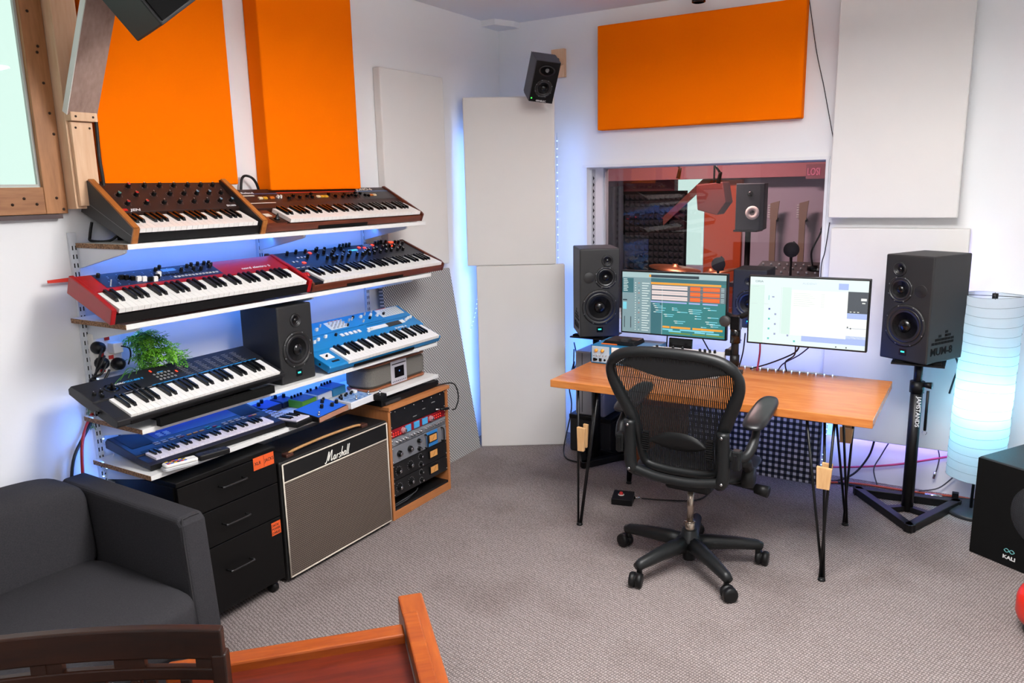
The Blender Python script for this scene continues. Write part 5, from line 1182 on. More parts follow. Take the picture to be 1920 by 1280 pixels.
def daw(rect):
    teal, tealD, grey, head, white, pink, org, yel, lil, cyan, olive, dk = [E('scr_' + n, c, .75) for n, c in (('teal', '#1f7f80'), ('teal_dark', '#2a6a74'), ('grey', '#7f9da3'), ('head', '#a9c6c8'), ('white', '#e6f4f0'), ('pink', '#f0dcd8'), ('orange', '#f0641e'), ('amber', '#f2a530'), ('lilac', '#a6b4e8'), ('cyan', '#7ed8ea'), ('olive', '#78961e'), ('dark', '#1d3440'))]
    rect(0, 1, 0, 1, teal, 1); rect(0, 1, 0, .085, head, 2); rect(0, .29, .085, 1, grey, 2); rect(.0, .115, .10, .34, tealD, 3); rect(.29, .40, .085, 1, tealD, 2)
    rect(.29, 1, .085, .145, tealD, 3)
    rect(.29, .75, .03, .075, dk, 3); rect(.27, .29, .03, .07, yel, 3)
    rect(.29, .955, .15, .185, yel, 4)
    for k in range(3):
        v = .20 + k * .085
        rect(.29, 1, v - .012, v + .075, M_dk, 3); rect(.30, .645, v, v + .062, pink, 4); rect(.30, .645, v + .028, v + .033, grey, 5); rect(.67, .765, v, v + .065, org, 4); rect(.79, .945, v, v + .065, org, 4); rect(.67, .945, v + .03, v + .035, yel, 5)
        for j in range(3): rect(.955, .985, v + j * .024, v + j * .024 + .012, head, 4)
    rect(.29, .64, .455, .478, lil, 4); rect(.66, .765, .455, .478, lil, 4); rect(.79, .93, .455, .478, lil, 4)
    for k in range(20):
        rect(.20, .278 - .012 * (k % 3), .17 + k * .041, .182 + k * .041, white, 4); rect(.13, .14, .17 + k * .041, .182 + k * .041, white, 4)
        rect(.165, .175, .17 + k * .041, .182 + k * .041, (org, grey, tealD, white)[k % 4], 4); rect(.40, 1, .49 + k * .0255, .4915 + k * .0255, tealD, 3)
    for u, v, l in ((.31, .50, .07), (.32, .53, .09), (.33, .56, .11), (.34, .6, .09), (.32, .63, .08), (.5, .55, .05), (.5, .58, .06), (.55, .61, .1), (.66, .56, .12), (.66, .59, .13), (.67, .62, .1), (.42, .66, .1), (.43, .69, .08), (.72, .66, .06), (.72, .7, .06), (.52, .76, .11), (.53, .79, .08), (.82, .74, .11), (.83, .77, .08), (.84, .55, .08), (.80, .52, .06), (.84, .67, .10), (.86, .78, .1), (.87, .81, .07), (.78, .83, .05)):
        rect(u, u + l, v, v + .011, cyan, 4); rect(u, u + l * .3, v, v + .011, white, 5)
    for u, l in ((.41, .08), (.49, .20), (.70, .17), (.83, .16)): rect(u, u + l - .01, .855, .888, yel, 4)
    for u, v, l in ((.41, .90, .1), (.47, .925, .12), (.58, .895, .2), (.72, .92, .1), (.78, .89, .12), (.83, .925, .12)): rect(u, u + l, v, v + .022, cyan, 4)
    for u, l in ((.48, .2), (.70, .12), (.83, .16)): rect(u, u + l, .955, .972, olive, 4)
    rect(.402, .4045, .2, 1, white, 6); rect(.008, .045, .5, .62, cyan, 4); rect(.02, .028, .74, .93, dk, 4); rect(.085, .093, .74, .93, dk, 4); rect(.005, .05, .455, .475, dk, 4)
    for k in range(8): rect(.012, .05 + .006 * (k % 3), .115 + k * .027, .125 + k * .027, white, 4)
M_dk = E('scr_slate', '#5f6e78', .75)
def mixapp(rect):
    bg, mint, whi, blu, dk, tealb, nav, gr, line = [E('scr2_' + n, c, .8) for n, c in (('bg', '#e4f4f2'), ('mint', '#d6efe6'), ('white', '#f7fbf3'), ('blue', '#a9bdf0'), ('dark', '#3c4650'), ('teal', '#54c8c0'), ('navy', '#4a5aa0'), ('grey', '#98a4c8'), ('line', '#c9dcd8'))]
    rect(0, 1, 0, 1, bg, 1); rect(.0, .13, .12, 1, mint, 2); rect(.13, .29, .12, 1, bg, 2); rect(.37, .84, .17, .84, whi, 3)
    rect(.76, .84, .05, .14, blu, 4); rect(.84, 1, .16, .47, dk, 3); rect(.84, 1, .47, .55, blu, 3); rect(.84, 1, .55, .84, whi, 3); rect(.47, 1, .83, .93, blu, 2); rect(.84, 1, .80, .93, blu, 3); rect(.37, .84, .80, .85, whi, 4)
    rect(.945, .99, .25, .285, whi, 4); rect(.955, .98, .31, .325, whi, 4)
    for k in range(3): rect(.86 + k * .03, .875 + k * .03, .445, .455, whi, 4)
    for k in range(7): rect(.39, .39 + .14 + .02 * (k % 3), .22 + k * .03, .224 + k * .03, line, 4); rect(.62, .65, .22 + k * .03, .224 + k * .03, line, 4)
    rect(.28, .282, .14, .84, line, 3); rect(.29, .366, .14, .84, mint, 3); rect(.84, 1, .685, .69, gr, 4)
    rect(.87, .88, .68, .70, dk, 5); rect(.845, .855, .665, .685, dk, 5); rect(.02, .08, .14, .145, line, 4); rect(.02, .07, .40, .405, line, 4); rect(.13, .17, .4, .405, line, 4)
    for u, v, c in ((.18, .475, nav), (.235, .55, gr), (.18, .625, tealb), (.235, .70, gr), (.18, .775, tealb), (.235, .85, gr), (.18, .925, tealb), (.35, .86, gr), (.41, .94, tealb)): rect(u - .008, u + .008, v - .014, v + .014, c, 5)
    rect(.17, .175, .27, .34, tealb, 4); rect(.20, .22, .28, .30, gr, 4); rect(.76, .77, .965, .985, dk, 5); rect(.845, .855, .965, .985, dk, 5)
t, s, w, h = monitor('left monitor showing a teal and orange music timeline', -1.627, -1.063, .893, 1.226, 3.745, 0., daw)
t, s, w, h = monitor('right monitor showing a pale white software window', -.940, -.414, .912, 1.238, 3.655, 0., mixapp)
text('lettering', 'ORIA', .013, M('scr_ink', '#4a6470', .5), s, (-w * .44, -.003, h * .90), (PI / 2, 0, 0), 0, .0001, 'LEFT', 1.2)
text('lettering', 'AUDIENT', .012, M('scr_ink_pale', '#a8b8c8', .5), s, (-w * .04, -.003, h * .895), (PI / 2, 0, 0), 0, .0001, 'LEFT', 1.2)
# arm post between them
arm = thing('monitor_mount', 'black double monitor arm clamped to the desk between the monitors', 'monitor arm', (-1.003, 3.69, DZ))
obj('base_clamp', bx(-.035, .035, -.035, .035, .001, .022), black, arm, bevel=.003); obj('post', MB().cyl((0, 0, .02), (0, 0, .285), .0185, seg=16), black, arm)
obj('collar', MB().cyl((0, 0, .16), (0, 0, .245), .025, seg=16), black_gloss, arm); obj('collar', MB().cyl((0, 0, .05), (0, 0, .10), .023, seg=16), black, arm)
obj('head_block', bx(-.022, .024, -.025, .025, .225, .295), black_gloss, arm, bevel=.004)
obj('tension_knob', MB().lathe([(.024, 0), (.027, .004), (.027, .014), (.022, .018), (0, .018)], 18, Matrix.Translation((-.045, -.02, .268)) @ Matrix.Rotation(PI / 2, 4, 'X')), M('knob_worn', '#2b2a2b', .5), arm)
obj('knob_shaft', MB().cyl((-.045, -.018, .268), (-.02, 0, .265), .009), black, arm)
obj('cable_clip', bx(-.045, -.018, -.012, .012, .095, .125), black, arm)
obj('arm_link', MB().tube([(0, .0, .28), (-.06, .07, .285), (-.17, .082, .30)], .013, 8), black, arm); obj('arm_link', MB().tube([(.0, .0, .28), (.09, .05, .32), (.20, .036, .34)], .013, 8), black, arm)
obj('mount_plate', bx(-.35, -.17, .10, .108, .24, .36), black, arm); obj('arm_link', MB().tube([(-.17, .082, .30), (-.25, .125, .30), (-.30, .11, .30)], .012, 8), black, arm)
obj('mount_plate', bx(.24, .42, .016, .024, .26, .38), black, arm); obj('arm_link', MB().tube([(.20, .036, .34), (.28, .045, .33), (.33, .025, .33)], .012, 8), black, arm)
# blue preamp box
bu = thing('blue_preamp', 'blue tabletop preamp with white meter on the left of the desk', 'preamp', (-1.742, 3.62, DZ + .0005))
pb_ = M('preamp_blue', '#1d6f9e', .4); ps = M('preamp_silver', '#a9bac6', .4)
obj('case', bx(0, .33, .004, .24, .004, .098), pb_, bu, bevel=.003); obj('faceplate', bx(.0, .33, 0, .004, .002, .10), pb_, bu, bevel=.001)
obj('silver_plate', MB().box(.006, .105, -.002, 0, .008, .094).box(.105, .324, -.002, 0, .008, .040), ps, bu)
km = MB().lathe([(.0095, 0), (.0085, .010), (.006, .012), (0, .012)], 12, Matrix.Rotation(PI / 2, 4, 'X')).mesh('knob', M('knob_amber', '#d99b3a', .4))
for x, z in ((.032, .072), (.068, .072), (.105, .022), (.20, .022), (.26, .022)): link('knob', km, bu, (x, -.002, z))
mt = obj('meter', bx(.118, .198, -.005, 0, .05, .094), white_pl, bu, bevel=.002); obj('needle', MB().tube([(.15, -.0056, .054), (.168, -.0056, .085)], .0007, 4), red_pl, mt)
for k in range(5): obj('toggle', MB().cyl((.02 + k * .017, -.002, .046), (.02 + k * .017, -.010, .046), .003, seg=6), chrome, bu)
for x in (.014, .048): obj('switch', bx(x, x + .014, -.006, -.002, .014, .030), black, bu)
for x in (.032, .080, .14): obj('jack', MB().cyl((x, -.002, .022), (x, -.005, .022), .006, seg=10), black_matte, bu)
obj('print_line', bx(.118, .165, -.0006, 0, .043, .046), white_print, bu)
for x in (.03, .30):
    for y in (.03, .21): obj('foot', MB().cyl((x, y, 0), (x, y, .005), .01, seg=10), black, bu)
t = thing('black_adapter', 'black device with an orange edge lying on the blue preamp', 'audio device', (-1.70, 3.66, DZ + .099))
obj('body', MB().prism([(0, 0), (.19, 0), (.18, .022), (.02, .022)], .0, .14, 'y'), black, t, bevel=.003); obj('orange_edge', bx(0, .09, -.004, .001, .001, .006), M('edge_orange', '#e06a1e', .5), t); obj('bridge', bx(.11, .15, -.002, .05, .022, .034), dark_grey, t)
# grey controller and black phone dock behind the chair
t = thing('midi_controller', 'grey desktop controller with black knobs behind the chair back', 'controller', (-1.43, 3.56, DZ + .0005))
obj('case', MB().prism([(0, .0), (0, .07), (.15, .105), (.15, 0)], 0, .38, 'x'), light_grey, t, bevel=.003)
PC_ = Panel(t, 0, .0702, .15, .1052); ck = knob_mesh(.007, .015, black)
for u in (.03, .115, .165, .255, .28, .305, .33): PC_.put('knob', ck, u, .85)
for u in (.255, .28, .305, .33): PC_.put('knob', ck, u, .45)
t = thing('phone_dock', 'small black screen propped on the desk under the left monitor', 'device', (-1.375, 3.775, DZ + .0005))
obj('screen', bx(0, .125, 0, .016, .03, .138), black_gloss, t, (0, 0, 0), (R(-6), 0, 0), bevel=.004); obj('base', bx(.03, .12, -.02, .07, 0, .03), black, t, bevel=.003)
tag(obj('aluminium_stand', MB().cyl((-1.17, 3.80, DZ + .003), (-1.02, 3.86, .885), .006).box(-1.20, -1.14, 3.78, 3.82, DZ + .0005, DZ + .004), light_grey), 'slanted silver rod stand behind the left monitor', 'stand')
for pts, m_, lab, r in (([(-.985, 3.80, .93), (-1.0, 3.83, .83), (-1.02, 3.84, .746)], cable_black, 'black cable dropping behind the arm post', .0035),
                        ([(-.90, 3.74, .93), (-.905, 3.78, .85), (-.92, 3.80, .747)], cable_pink, 'pink cable dropping behind the right monitor', .0045),
                        ([(-.71, 3.72, .92), (-.74, 3.77, .86), (-.86, 3.80, .79), (-.96, 3.83, .746)], cable_black, 'black cable sweeping left under the right monitor', .004),
                        ([(-.73, 3.72, .92), (-.74, 3.77, .85), (-.79, 3.82, .80), (-.79, 3.85, .746)], cable_black, 'black cable hanging under the middle of the right monitor', .0035),
                        ([(-.66, 3.72, .91), (-.72, 3.77, .85), (-.80, 3.82, .79), (-.83, 3.85, .746)], M('cable_blue', '#1c2f66', .5), 'dark blue cable under the right monitor', .003),
                        ([(-1.38, 3.78, .90), (-1.39, 3.80, .84), (-1.40, 3.82, .80), (-1.46, 3.83, .746)], cable_black, 'black cable under the left end of the left monitor', .0035),
                        ([(-1.20, 3.78, .90), (-1.16, 3.80, .82), (-1.12, 3.83, .746)], cable_black, 'black cable slanting under the left monitor', .0035)):
    cable('monitor_cable', pts, r, m_, lab)
cable('speaker_cable', [(-1.96, 4.32, .80), (-1.97, 4.34, .70), (-2.0, 4.36, .55), (-1.985, 4.18, .30), (-2.0, 4.15, .1)], .004, cable_black, 'dark cable hanging below the left studio speaker')
# under the desk
t = thing('computer_tower', 'grey computer tower on a black case under the left of the desk', 'computer', (-2.14, 4.21, .2455))
obj('case', MB().rbox(0, .205, 0, .24, 0, .41, .02, 4), M('tower_grey', '#8f8f92', .4, .2), t); obj('front_groove', MB().box(.05, .054, -.001, .001, .02, .40).box(.15, .154, -.001, .001, .02, .40), dark_grey, t)
t = thing('equipment_case', 'black equipment case on the floor carrying the computer tower', 'case', (-2.175, 4.205, .0005))
obj('body', bx(0, .285, 0, .28, 0, .235), M('case_black', '#151516', .6), t, bevel=.012, seg=3); obj('lid', bx(-.004, .289, -.004, .284, .215, .2445), black, t, bevel=.006)
for k, (pts, m_, lab) in enumerate((([(-2.24, 4.40, .62), (-2.22, 4.35, .50), (-2.19, 4.3, .56), (-2.2, 4.25, .42), (-2.21, 4.3, .25), (-2.215, 4.2, .02), (-2.12, 4.05, .006), (-2.03, 4.02, .006)], cable_black, 'black cable looping out onto the carpet by the corner panel'),
                                   ([(-2.25, 4.42, .66), (-2.2, 4.36, .55), (-2.23, 4.32, .44), (-2.19, 4.33, .38)], M('cable_navy', '#16244d', .5), 'dark blue cable tangled beside the computer tower'),
                                   ([(-1.90, 4.25, .62), (-1.86, 4.23, .50), (-1.80, 4.24, .58), (-1.74, 4.2, .66)], cable_black, 'black cable sagging under the desk between tower and gingham panel'))):
    cable('floor_cable', pts, .0045, m_, lab)
tag(obj('power_adapter', bx(-.025, .025, -.015, .015, 0, .09), white_pl, None, (-2.215, 4.34, .40), (.0, .5, .2), bevel=.003), 'white power adapter among cables beside the computer tower', 'adapter')
t = thing('wooden_crate', 'brown wooden crate under the desk behind the chair arm', 'crate', (-1.72, 4.12, .0005))
obj('front', bx(0, .30, 0, .018, 0, .46), M('crate_brown', '#7d4523', .6), t); obj('side', MB().box(0, .018, .018, .16, 0, .46).box(.282, .30, .018, .16, 0, .46), M('crate_brown', '#7d4523', .6), t)
t = thing('foot_pedal', 'small black foot pedal with a red button on the carpet', 'pedal', (-1.545, 3.60, .0005), (0, 0, .25))
obj('case', MB().prism([(-.05, 0), (-.05, .034), (.05, .046), (.05, 0)], -.055, .055, 'x'), black, t, bevel=.003)
obj('button', MB().lathe([(.013, 0), (.013, .005), (.009, .007), (.009, .014), (.006, .017), (0, .018)], 14, Matrix.Translation((-.01, 0, .040))), [red_pl], t); obj('collar', MB().lathe([(.016, 0), (.016, .003), (.0135, .004)], 14, Matrix.Translation((-.01, 0, .040))), white_pl, t)
obj('jack', MB().cyl((.055, .02, .022), (.085, .026, .022), .008), chrome, t)
cable('pedal_cable', [(-1.458, 3.645, .022), (-1.36, 3.70, .012), (-1.22, 3.78, .008), (-1.18, 3.90, .008), (-1.24, 4.05, .008), (-1.2, 4.2, .01)], .0045, cable_black, 'black cable running from the foot pedal under the desk')
# ------------------------------------------------------------------ cables on the back wall and floor
cable('wall_wire', [(-.907, 4.522, 2.60), (-.86, 4.522, 2.352), (-.826, 4.522, 2.214), (-.808, 4.522, 2.145), (-.745, 4.522, 1.87)], .0022, cable_black, 'thin black wire hanging down beside the orange back panel')
cable('wall_wire', [(-.74, 4.515, 1.44), (-.755, 4.515, 1.285), (-.77, 4.515, 1.197), (-.765, 4.515, 1.0), (-.77, 4.51, .80)], .0026, cable_black, 'thin black wire along the right edge of the studio window')
cable('wall_cable', [(-.70, 4.50, .05), (-.5, 4.505, .085), (-.297, 4.505, .138), (-.051, 4.505, .225), (.12, 4.505, .26)], .006, cable_pink, 'crimson cable clipped along the wall behind the speaker stand')
cable('floor_cable', [(-.70, 4.36, .008), (-.5, 4.44, .008), (-.2, 4.46, .008), (.0, 4.49, .008), (.2, 4.47, .008)], .006, M('cable_orange', '#b4472a', .5), 'orange-red cable lying along the foot of the back wall')
cable('floor_cable', [(-.72, 4.42, .009), (-.45, 4.40, .007), (-.25, 4.42, .007), (-.10, 4.44, .007), (.06, 4.48, .007), (.3, 4.46, .007)], .007, cable_black, 'black cable lying on the carpet below the violet light')
cable('wall_cable', [(-.435, 4.46, .262), (-.46, 4.49, .16), (-.52, 4.47, .06), (-.60, 4.43, .012), (-.68, 4.40, .009)], .0055, cable_black, 'black cable falling from under the low wall panel')
cable('wall_cable', [(-.365, 4.48, .255), (-.40, 4.50, .17), (-.43, 4.49, .09), (-.405, 4.46, .012)], .0035, cable_grey, 'thin grey cable falling from under the low wall panel')
cable('wall_cable', [(-.13, 4.48, .26), (-.12, 4.505, .20), (-.13, 4.50, .12)], .003, cable_grey, 'short grey cable dangling from the right end of the low wall panel')
tag(obj('cable_connector', MB().cyl((-.133, 4.50, .125), (-.138, 4.50, .085), .007), chrome), 'silver connector dangling on the short grey cable', 'connector')
tag(obj('cable_connector', MB().cyl((-.17, 4.425, .013), (-.09, 4.44, .013), .011), chrome), 'silver audio connector lying on the carpet beside the lamp base', 'connector')
cable('lamp_cable', [(.0, 4.47, .18), (-.04, 4.50, .12), (-.11, 4.49, .04), (-.2, 4.455, .018)], .0035, cable_grey, 'thin cable running from the lamp down to the floor')
cable('speaker_cable', [(-.09, 4.33, .80), (-.07, 4.36, .74), (-.085, 4.40, .66), (-.10, 4.425, .58)], .005, cable_black, 'black cable hanging behind the right studio speaker')

# ------------------------------------------------------------------ mesh office chair
CX, CY = -1.012, 3.10
ch = thing('office_chair', 'black mesh-back office chair rolled up to the desk', 'chair', (CX, CY, 0))
cplast = M('chair_graphite', '#17191a', .42, spec=.35); cdark = M('chair_dark', '#0e0f10', .5, spec=.3)
def yb(z): return -.14 - .16 * max(0, (z - .48) / .54) ** 1.25
def lp(x, z): return Vector((x, yb(z), z))
half = [(0, 1.020), (.12, 1.016), (.205, .998), (.255, .955), (.262, .90), (.240, .83), (.208, .75), (.184, .68), (.172, .60), (.165, .54), (.145, .502), (.08, .488), (0, .485)]
loop = [lp(x, z) for x, z in half] + [lp(-x, z) for x, z in half[-2:0:-1]]
lps = smooth_pts(loop, 6, True)
def frad(p):
    z = p.z
    return .019 + .008 * max(0, min(1, (z - .62) / .1)) * max(0, min(1, (.95 - z) / .12)) + (.004 if z > .97 else 0)
obj('back_frame', MB().tube(lps, [frad(p) for p in lps], 10, closed=True), cplast, ch)
# half width inside the frame at height z
hp = sorted([(p.z, abs(p.x)) for p in lps if p.x >= 0])
def hw(z):
    c = [a.x + (b.x - a.x) * (z - a.z) / (b.z - a.z) for a, b in zip(lps, lps[1:] + lps[:1]) if (a.z - z) * (b.z - z) < 0]
    return max(c) if c else 0
def zlim(x):
    zs = [a.z + (b.z - a.z) * (x - a.x) / (b.x - a.x) for a, b in zip(lps, lps[1:] + lps[:1]) if (a.x - x) * (b.x - x) < 0]
    return (min(zs), max(zs)) if zs else (.7, .7)
ms = MB()
def mesh_y(x, z): return yb(z) + .018 * (1 - (x / .26) ** 2) * math.sin(max(0, min(1, (z - .49) / .5)) * PI)
n = 62
for i in range(n):
    x = -.25 + .5 * (i + .5) / n; z0, z1 = zlim(x)
    segs = 14; pts = []
    for k in range(segs + 1):
        z = z0 + (z1 - z0) * k / segs
        pts.append((x, mesh_y(x, z), z))
    if len(pts) > 1: ms.tube(pts, .0026, 4, caps=False, smooth=False)
for k in range(70):
    z = .495 + k * .0074
    h_ = hw(z)
    if h_ <= .02 or (z > .77 and k % 9): continue
    ms.tube([(-h_ + 2 * h_ * j / 8, mesh_y(-h_ + 2 * h_ * j / 8, z) + .001, z) for j in range(9)], .0016 if z < .79 else .001, 4, caps=False, smooth=False)
o = obj('back_mesh', ms, M('mesh_black', '#1a1a1b', .6), ch); o['kind'] = 'stuff'
# smooth yoke under the top of the frame
def yoke(u, v):
    x = -.246 + .492 * u; zt_ = 1.010 - .075 * abs(x / .246) ** 3.4; zb_ = .930 - .024 * math.cos(x / .246 * PI * .9) + .0 * x
    zb_ = min(zb_, zt_ - .004); z = zb_ + (zt_ - zb_) * v; return (x, yb(z) - .006 * math.sin(v * PI) + .004, z)
obj('yoke_panel', MB().grid(24, 5, yoke), M('yoke_grey', '#262b2d', .45), ch)
# lumbar pad
def lum(u, v, off):
    x = -.125 + .25 * u; hh = .042 * max(.12, 1 - abs(2 * u - 1) ** 2.6) ; zc = .615 + .010 * (1 - (2 * u - 1) ** 2); z = zc + (v - .5) * 2 * hh
    return (x, yb(z) - .004 - off * (1 - (2 * v - 1) ** 4), z)
obj('lumbar_pad', MB().grid(18, 6, lambda u, v: lum(u, v, .016)).grid(18, 6, lambda u, v: lum(u, v, -.006), flip=True), cdark, ch)
for s in (-1, 1):
    rb_ = MB()
    for k in range(9): rb_.box(s * .135 - .014, s * .135 + .014, -.200, -.186, .575 + k * .0095, .580 + k * .0095)
    obj('lumbar_rack', rb_, cdark, ch)
# side uprights and cross bar
for s in (-1, 1):
    j = smooth_pts([(s * .196, -.222, .705), (s * .198, -.212, .62), (s * .198, -.205, .53), (s * .190, -.198, .490), (s * .165, -.150, .462), (s * .13, -.05, .44), (s * .10, .02, .425)], 5)
    up_ = obj('back_upright', MB().tube(j, [.025] * 6 + [.026] * (len(j) - 12) + [.022] * 6, 10), cplast, ch)
    for z, y in ((.69, -.246), (.492, -.226)): obj('bolt', MB().cyl((s * .196, y + .002, z), (s * .196, y - .003, z), .006, seg=8), chrome, up_)
obj('cross_bar', MB().tube(smooth_pts([(-.185, -.196, .487), (-.09, -.202, .470), (0, -.204, .466), (.09, -.202, .470), (.185, -.196, .487)]), .020, 10), cplast, ch)
# arms
for s in (-1, 1):
    am = obj('arm_bracket', MB().tube(smooth_pts([(s * .20, -.20, .62), (s * .235, -.185, .60), (s * .27, -.15, .60), (s * .285, -.10, .645), (s * .283, -.04, .70)], 5), [.024] * 8 + [.02] * 8 + [.017] * 5, 10), cplast, ch)
    obj('arm_slider', bx(s * .245 - .018, s * .245 + .018, -.215, -.175, .555, .635), cplast, ch, bevel=.006)
    obj('arm_lever', bx(s * .245 - .007, s * .245 + .007, -.222, -.214, .555, .62), black, ch, bevel=.002)
    pad = MB(); 
    def pd(u, v, sgn=s):
        a = u * 2 * PI; l = .17; wv = .048 - .006 * math.cos(a); cx_, cy_ = math.cos(a), math.sin(a)
        sx_ = abs(cx_) ** .55 * (1 if cx_ > 0 else -1); sy_ = abs(cy_) ** .7 * (1 if cy_ > 0 else -1)
        ph_ = v * PI; rr = abs(math.sin(ph_)) ** .45; zz = .732 - .019 * math.cos(ph_)
        return (sgn * .279 + sy_ * wv * rr, .035 + sx_ * l * rr, zz + .06 * sx_ * rr * .4)
    obj('arm_pad', pad.grid(28, 10, pd), M('arm_pad', '#121316', .35), am)
# seat
def seat_pt(u, v):
    a = u * 2 * PI; c, sn = math.cos(a), math.sin(a); sx_ = abs(c) ** .5 * (1 if c > 0 else -1); sy_ = abs(sn) ** .5 * (1 if sn > 0 else -1); rr = abs(math.sin(v * PI)) ** .35
    y = .115 + sy_ * .235 * rr; return (sx_ * .245 * rr, y, .452 - .022 * math.cos(v * PI) - .03 * max(0, (y - .22) / .13) ** 2)
obj('seat_pan', MB().grid(36, 10, seat_pt), cdark, ch)
obj('mechanism', MB().rbox(-.10, .10, -.06, .16, .365, .428, .02, 3), cdark, ch)
obj('tilt_knob', MB().cyl((.10, .08, .395), (.30, .06, .385), .012, seg=10).cyl((.26, .065, .387), (.315, .058, .383), .022, .026, 12), black, ch)
obj('side_gear', MB().cyl((.235, -.03, .47), (.275, -.03, .47), .05, .042, 16).tube([(.25, -.03, .50), (.262, -.11, .56), (.25, -.17, .58)], .022, 8), cdark, ch)
obj('gas_piston', MB().cyl((0, 0, .165), (0, 0, .370), .014, seg=16), M('piston_steel', '#a89a8c', .25, .9), ch)
obj('piston_sleeve', MB().tube([(0, 0, .12), (0, 0, .205), (0, 0, .208)], [.021, .021, .016], 16).cyl((0, 0, .205), (0, 0, .21), .024, seg=16), M('piston_steel', '#a89a8c', .25, .9), ch)
obj('base_hub', MB().lathe([(.026, .03), (.028, .032), (.030, .075), (.052, .085), (.056, .13), (.040, .145), (.034, .17), (.030, .172), (0, .172)], 20), cplast, ch)
for k, a in enumerate((174, 246, 318, 30, 102)):
    c, sn = math.cos(R(a)), math.sin(R(a)); m_ = Matrix.Rotation(R(a), 4, 'Z')
    lg = obj('base_leg', MB().tube([m_ @ Vector(p) for p in ((.03, 0, .108), (.10, 0, .110), (.20, 0, .104), (.295, 0, .094), (.318, 0, .086))], [.036, .034, .029, .024, .019], 10, flat=None), cplast, ch)
    obj('leg_drop', MB().cyl(m_ @ Vector((.302, 0, .05)), m_ @ Vector((.302, 0, .095)), .012, seg=10), cplast, lg)
    w_ = obj('caster', MB(), black, lg) if False else None
    cm_ = Matrix.Translation(m_ @ Vector((.322, 0, .0317))) @ Matrix.Rotation(R(a * 1.7 + 40), 4, 'Z') @ Matrix.Rotation(PI / 2, 4, 'X')
    obj('caster', MB().lathe([(.014, -.028), (.029, -.026), (.0315, -.018), (.0315, -.004), (.024, -.003), (.024, .003), (.0315, .004), (.0315, .018), (.029, .026), (.014, .028)], 18, cm_), black, lg)

# ------------------------------------------------------------------ sofa
sofa_fab = M('sofa_charcoal', '#3b3a3d', .95, bump=(600, .25), var=(250, '#302f32', .5), spec=.1)
sofa = thing('sofa', 'charcoal grey fabric sofa against the left wall', 'sofa', (0, 0, 0))
def pillow(x0, x1, y0, y1, z0, z1, e=.35, bulge=0., n=22, mfun=None):
    cx_, cy_, cz_ = (x0 + x1) / 2, (y0 + y1) / 2, (z0 + z1) / 2; a, b, c = (x1 - x0) / 2, (y1 - y0) / 2, (z1 - z0) / 2
    def sg(v, p): return abs(v) ** p * (1 if v >= 0 else -1)
    def fn(u, v):
        th = u * 2 * PI; ph = (v - .5) * PI
        k = sg(math.cos(ph), e)
        p = Vector((cx_ + a * k * sg(math.cos(th), e), cy_ + b * k * sg(math.sin(th), e), cz_ + c * sg(math.sin(ph), e)))
        q = ((p.x - cx_) / a) ** 2; r_ = ((p.y - cy_) / b) ** 2
        if p.z > cz_: p.z += bulge * (1 - q) * (1 - r_)
        return mfun(p) if mfun else p
    return MB().grid(n * 2, n, fn)
SB = -.35
obj('base', bx(-2.82, -2.09, SB, 1.395, .10, .30), sofa_fab, sofa, bevel=.015, seg=3)
for y0, y1 in ((1.395, 1.492), (SB - .10, SB)):
    a_ = obj('armrest', MB().prism([(-2.82, .08), (-2.075, .08), (-2.115, .622), (-2.135, .645), (-2.80, .655), (-2.82, .64)], y0, y1, 'y'), sofa_fab, sofa, bevel=.018, seg=4)
    obj('seam', MB().tube(smooth_pts([(-2.083, y0 + .004, .10), (-2.10, y0 + .003, .40), (-2.121, y0 + .008, .618), (-2.128, y0 + .03, .640), (-2.128, y1 - .02, .640)], 4), .0022, 5), M('seam_dark', '#2a292c', .9), a_)
obj('back_frame', bx(-2.835, -2.70, SB, 1.395, .10, .60), sofa_fab, sofa, bevel=.02, seg=3)
for y0, y1 in ((.535, 1.392), (SB + .005, .525)):
    obj('seat_cushion', pillow(-2.64, -2.005, y0, y1, .26, .425, .28, .025), sofa_fab, sofa)
    obj('back_cushion', pillow(-2.80, -2.58, y0, y1, .36, .695, .30, .02, 22, lambda p: Vector((p.x - (p.z - .5) * .12, p.y, p.z))), sofa_fab, sofa)
for x in (-2.76, -2.16):
    for y in (SB + .05, 1.44): obj('foot', MB().cyl((x, y, 0), (x, y, .10), .018, .022, 10), black, sofa)

# ------------------------------------------------------------------ foreground wooden chair and bench
def frame_mat(ox, oy, ang_): return Matrix.Translation((ox, oy, 0)) @ Matrix.Rotation(ang_, 4, 'Z')
wc = thing('wooden_chair', 'dark wooden dining chair with slatted back in the lower left corner', 'chair', (-1.232, .872, 0), (0, 0, math.atan2(.246, .34)))
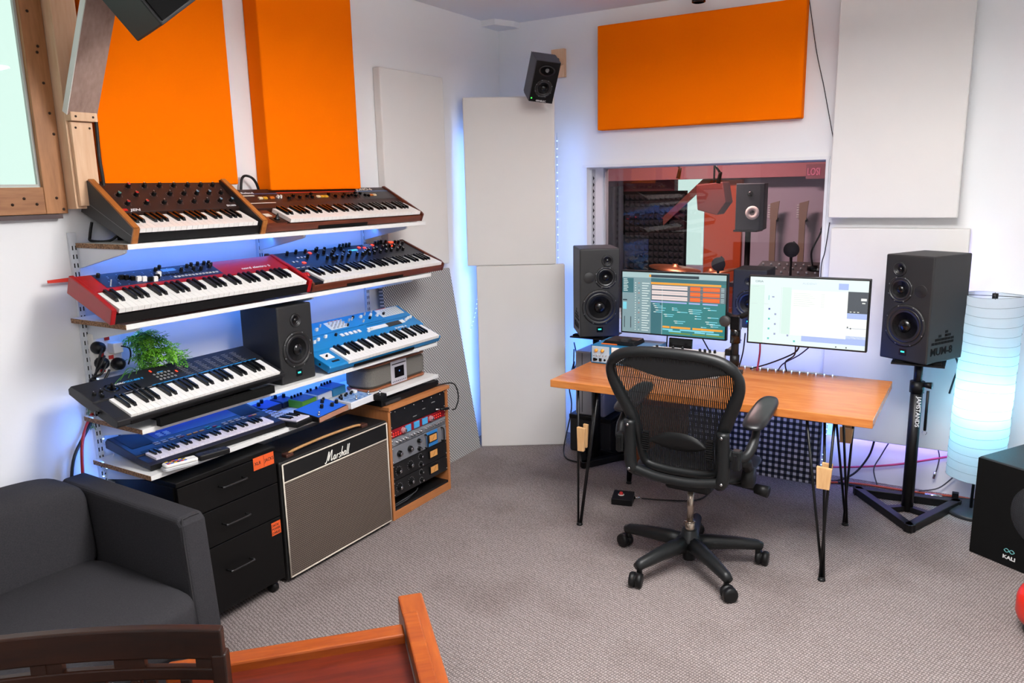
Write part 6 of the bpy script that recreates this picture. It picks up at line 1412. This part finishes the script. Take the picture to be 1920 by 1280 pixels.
# local x runs along the back toward the right end at x=0, +y away from the camera
def bow(u): return -.022 * (1 - (2 * u - 1) ** 2) * -1
def rail(name, z0, z1, th, x0=-.52, x1=0., dy=0.):
    mb = MB(); N = 14; ring = []
    for k in range(N + 1):
        u = k / N; x = x0 + (x1 - x0) * u; y = bow((x + .52) / .52) + dy
        ring.append([(x, y, z0), (x, y + th, z0), (x, y + th, z1), (x, y, z1)])
    vs = [p for r_ in ring for p in r_]; fs = []
    for k in range(N):
        for j in range(4): fs.append((k * 4 + j, (k + 1) * 4 + j, (k + 1) * 4 + (j + 1) % 4, k * 4 + (j + 1) % 4))
    fs += [(0, 1, 2, 3), tuple(N * 4 + j for j in (3, 2, 1, 0))]
    mb.add(vs, fs); return obj(name, mb, chair_dark, wc, bevel=.004)
rail('top_rail', .748, .814, .024); rail('mid_rail', .70, .728, .020, -.50, -.02, .002); rail('lower_rail', .52, .55, .02, -.50, -.02, .002)
for x in (-.50, -.375, -.345, -.215, -.185, -.05): obj('spacer', bx(x - .008, x + .022, bow((x + .52) / .52) + .004, bow((x + .52) / .52) + .02, .728, .752), chair_dark, wc)
for x in (-.43, -.36, -.29, -.255, -.185, -.155, -.085): obj('slat', bx(x - .010, x + .010, bow((x + .52) / .52) + .005, bow((x + .52) / .52) + .018, .55, .70), chair_dark, wc, bevel=.002)
for x in (-.515, -.025): obj('back_post', MB().prism([(0, 0), (.03, 0), (.03, .76), (0, .76)], x, x + .03, 'x'), chair_dark, wc, bevel=.004)
obj('seat', bx(-.53, .01, -.42, .005, .43, .455), chair_dark, wc, bevel=.008)
for x in (-.52, -.03): obj('front_leg', bx(x, x + .035, -.415, -.38, 0, .43), chair_dark, wc, bevel=.003)
bn = thing('wooden_bench', 'orange-brown wooden bench frame with reddish seat panel in the foreground', 'bench', (-1.332, 1.531, 0), (0, 0, math.atan2(.727, .687)))
# local x along the far rail (rail runs to -x), -y toward the camera
obj('far_rail', bx(-.62, .0, -.062, -.002, .385, .452), chair_orange, bn, bevel=.006)
obj('seat_panel', bx(-.62, -.001, -.33, -.062, .40, .425), seat_red, bn)
obj('side_board', bx(.004, .078, -.36, .150, .36, .455), wood('bench_side_wood', '#8a3d10', '#a8561c', 'Y', .35), bn, bevel=.006)
obj('side_rail', bx(.002, .046, -.36, .010, .455, .478), chair_orange, bn, bevel=.005)
obj('near_rail', bx(-.62, 0, -.36, -.33, .385, .45), chair_orange, bn, bevel=.005)
for x, y in ((.02, .08), (.02, -.34), (-.60, -.05), (-.60, -.35)): obj('leg', bx(x, x + .04, y, y + .04, 0, .385 if x < 0 else .36), chair_orange, bn, bevel=.003)
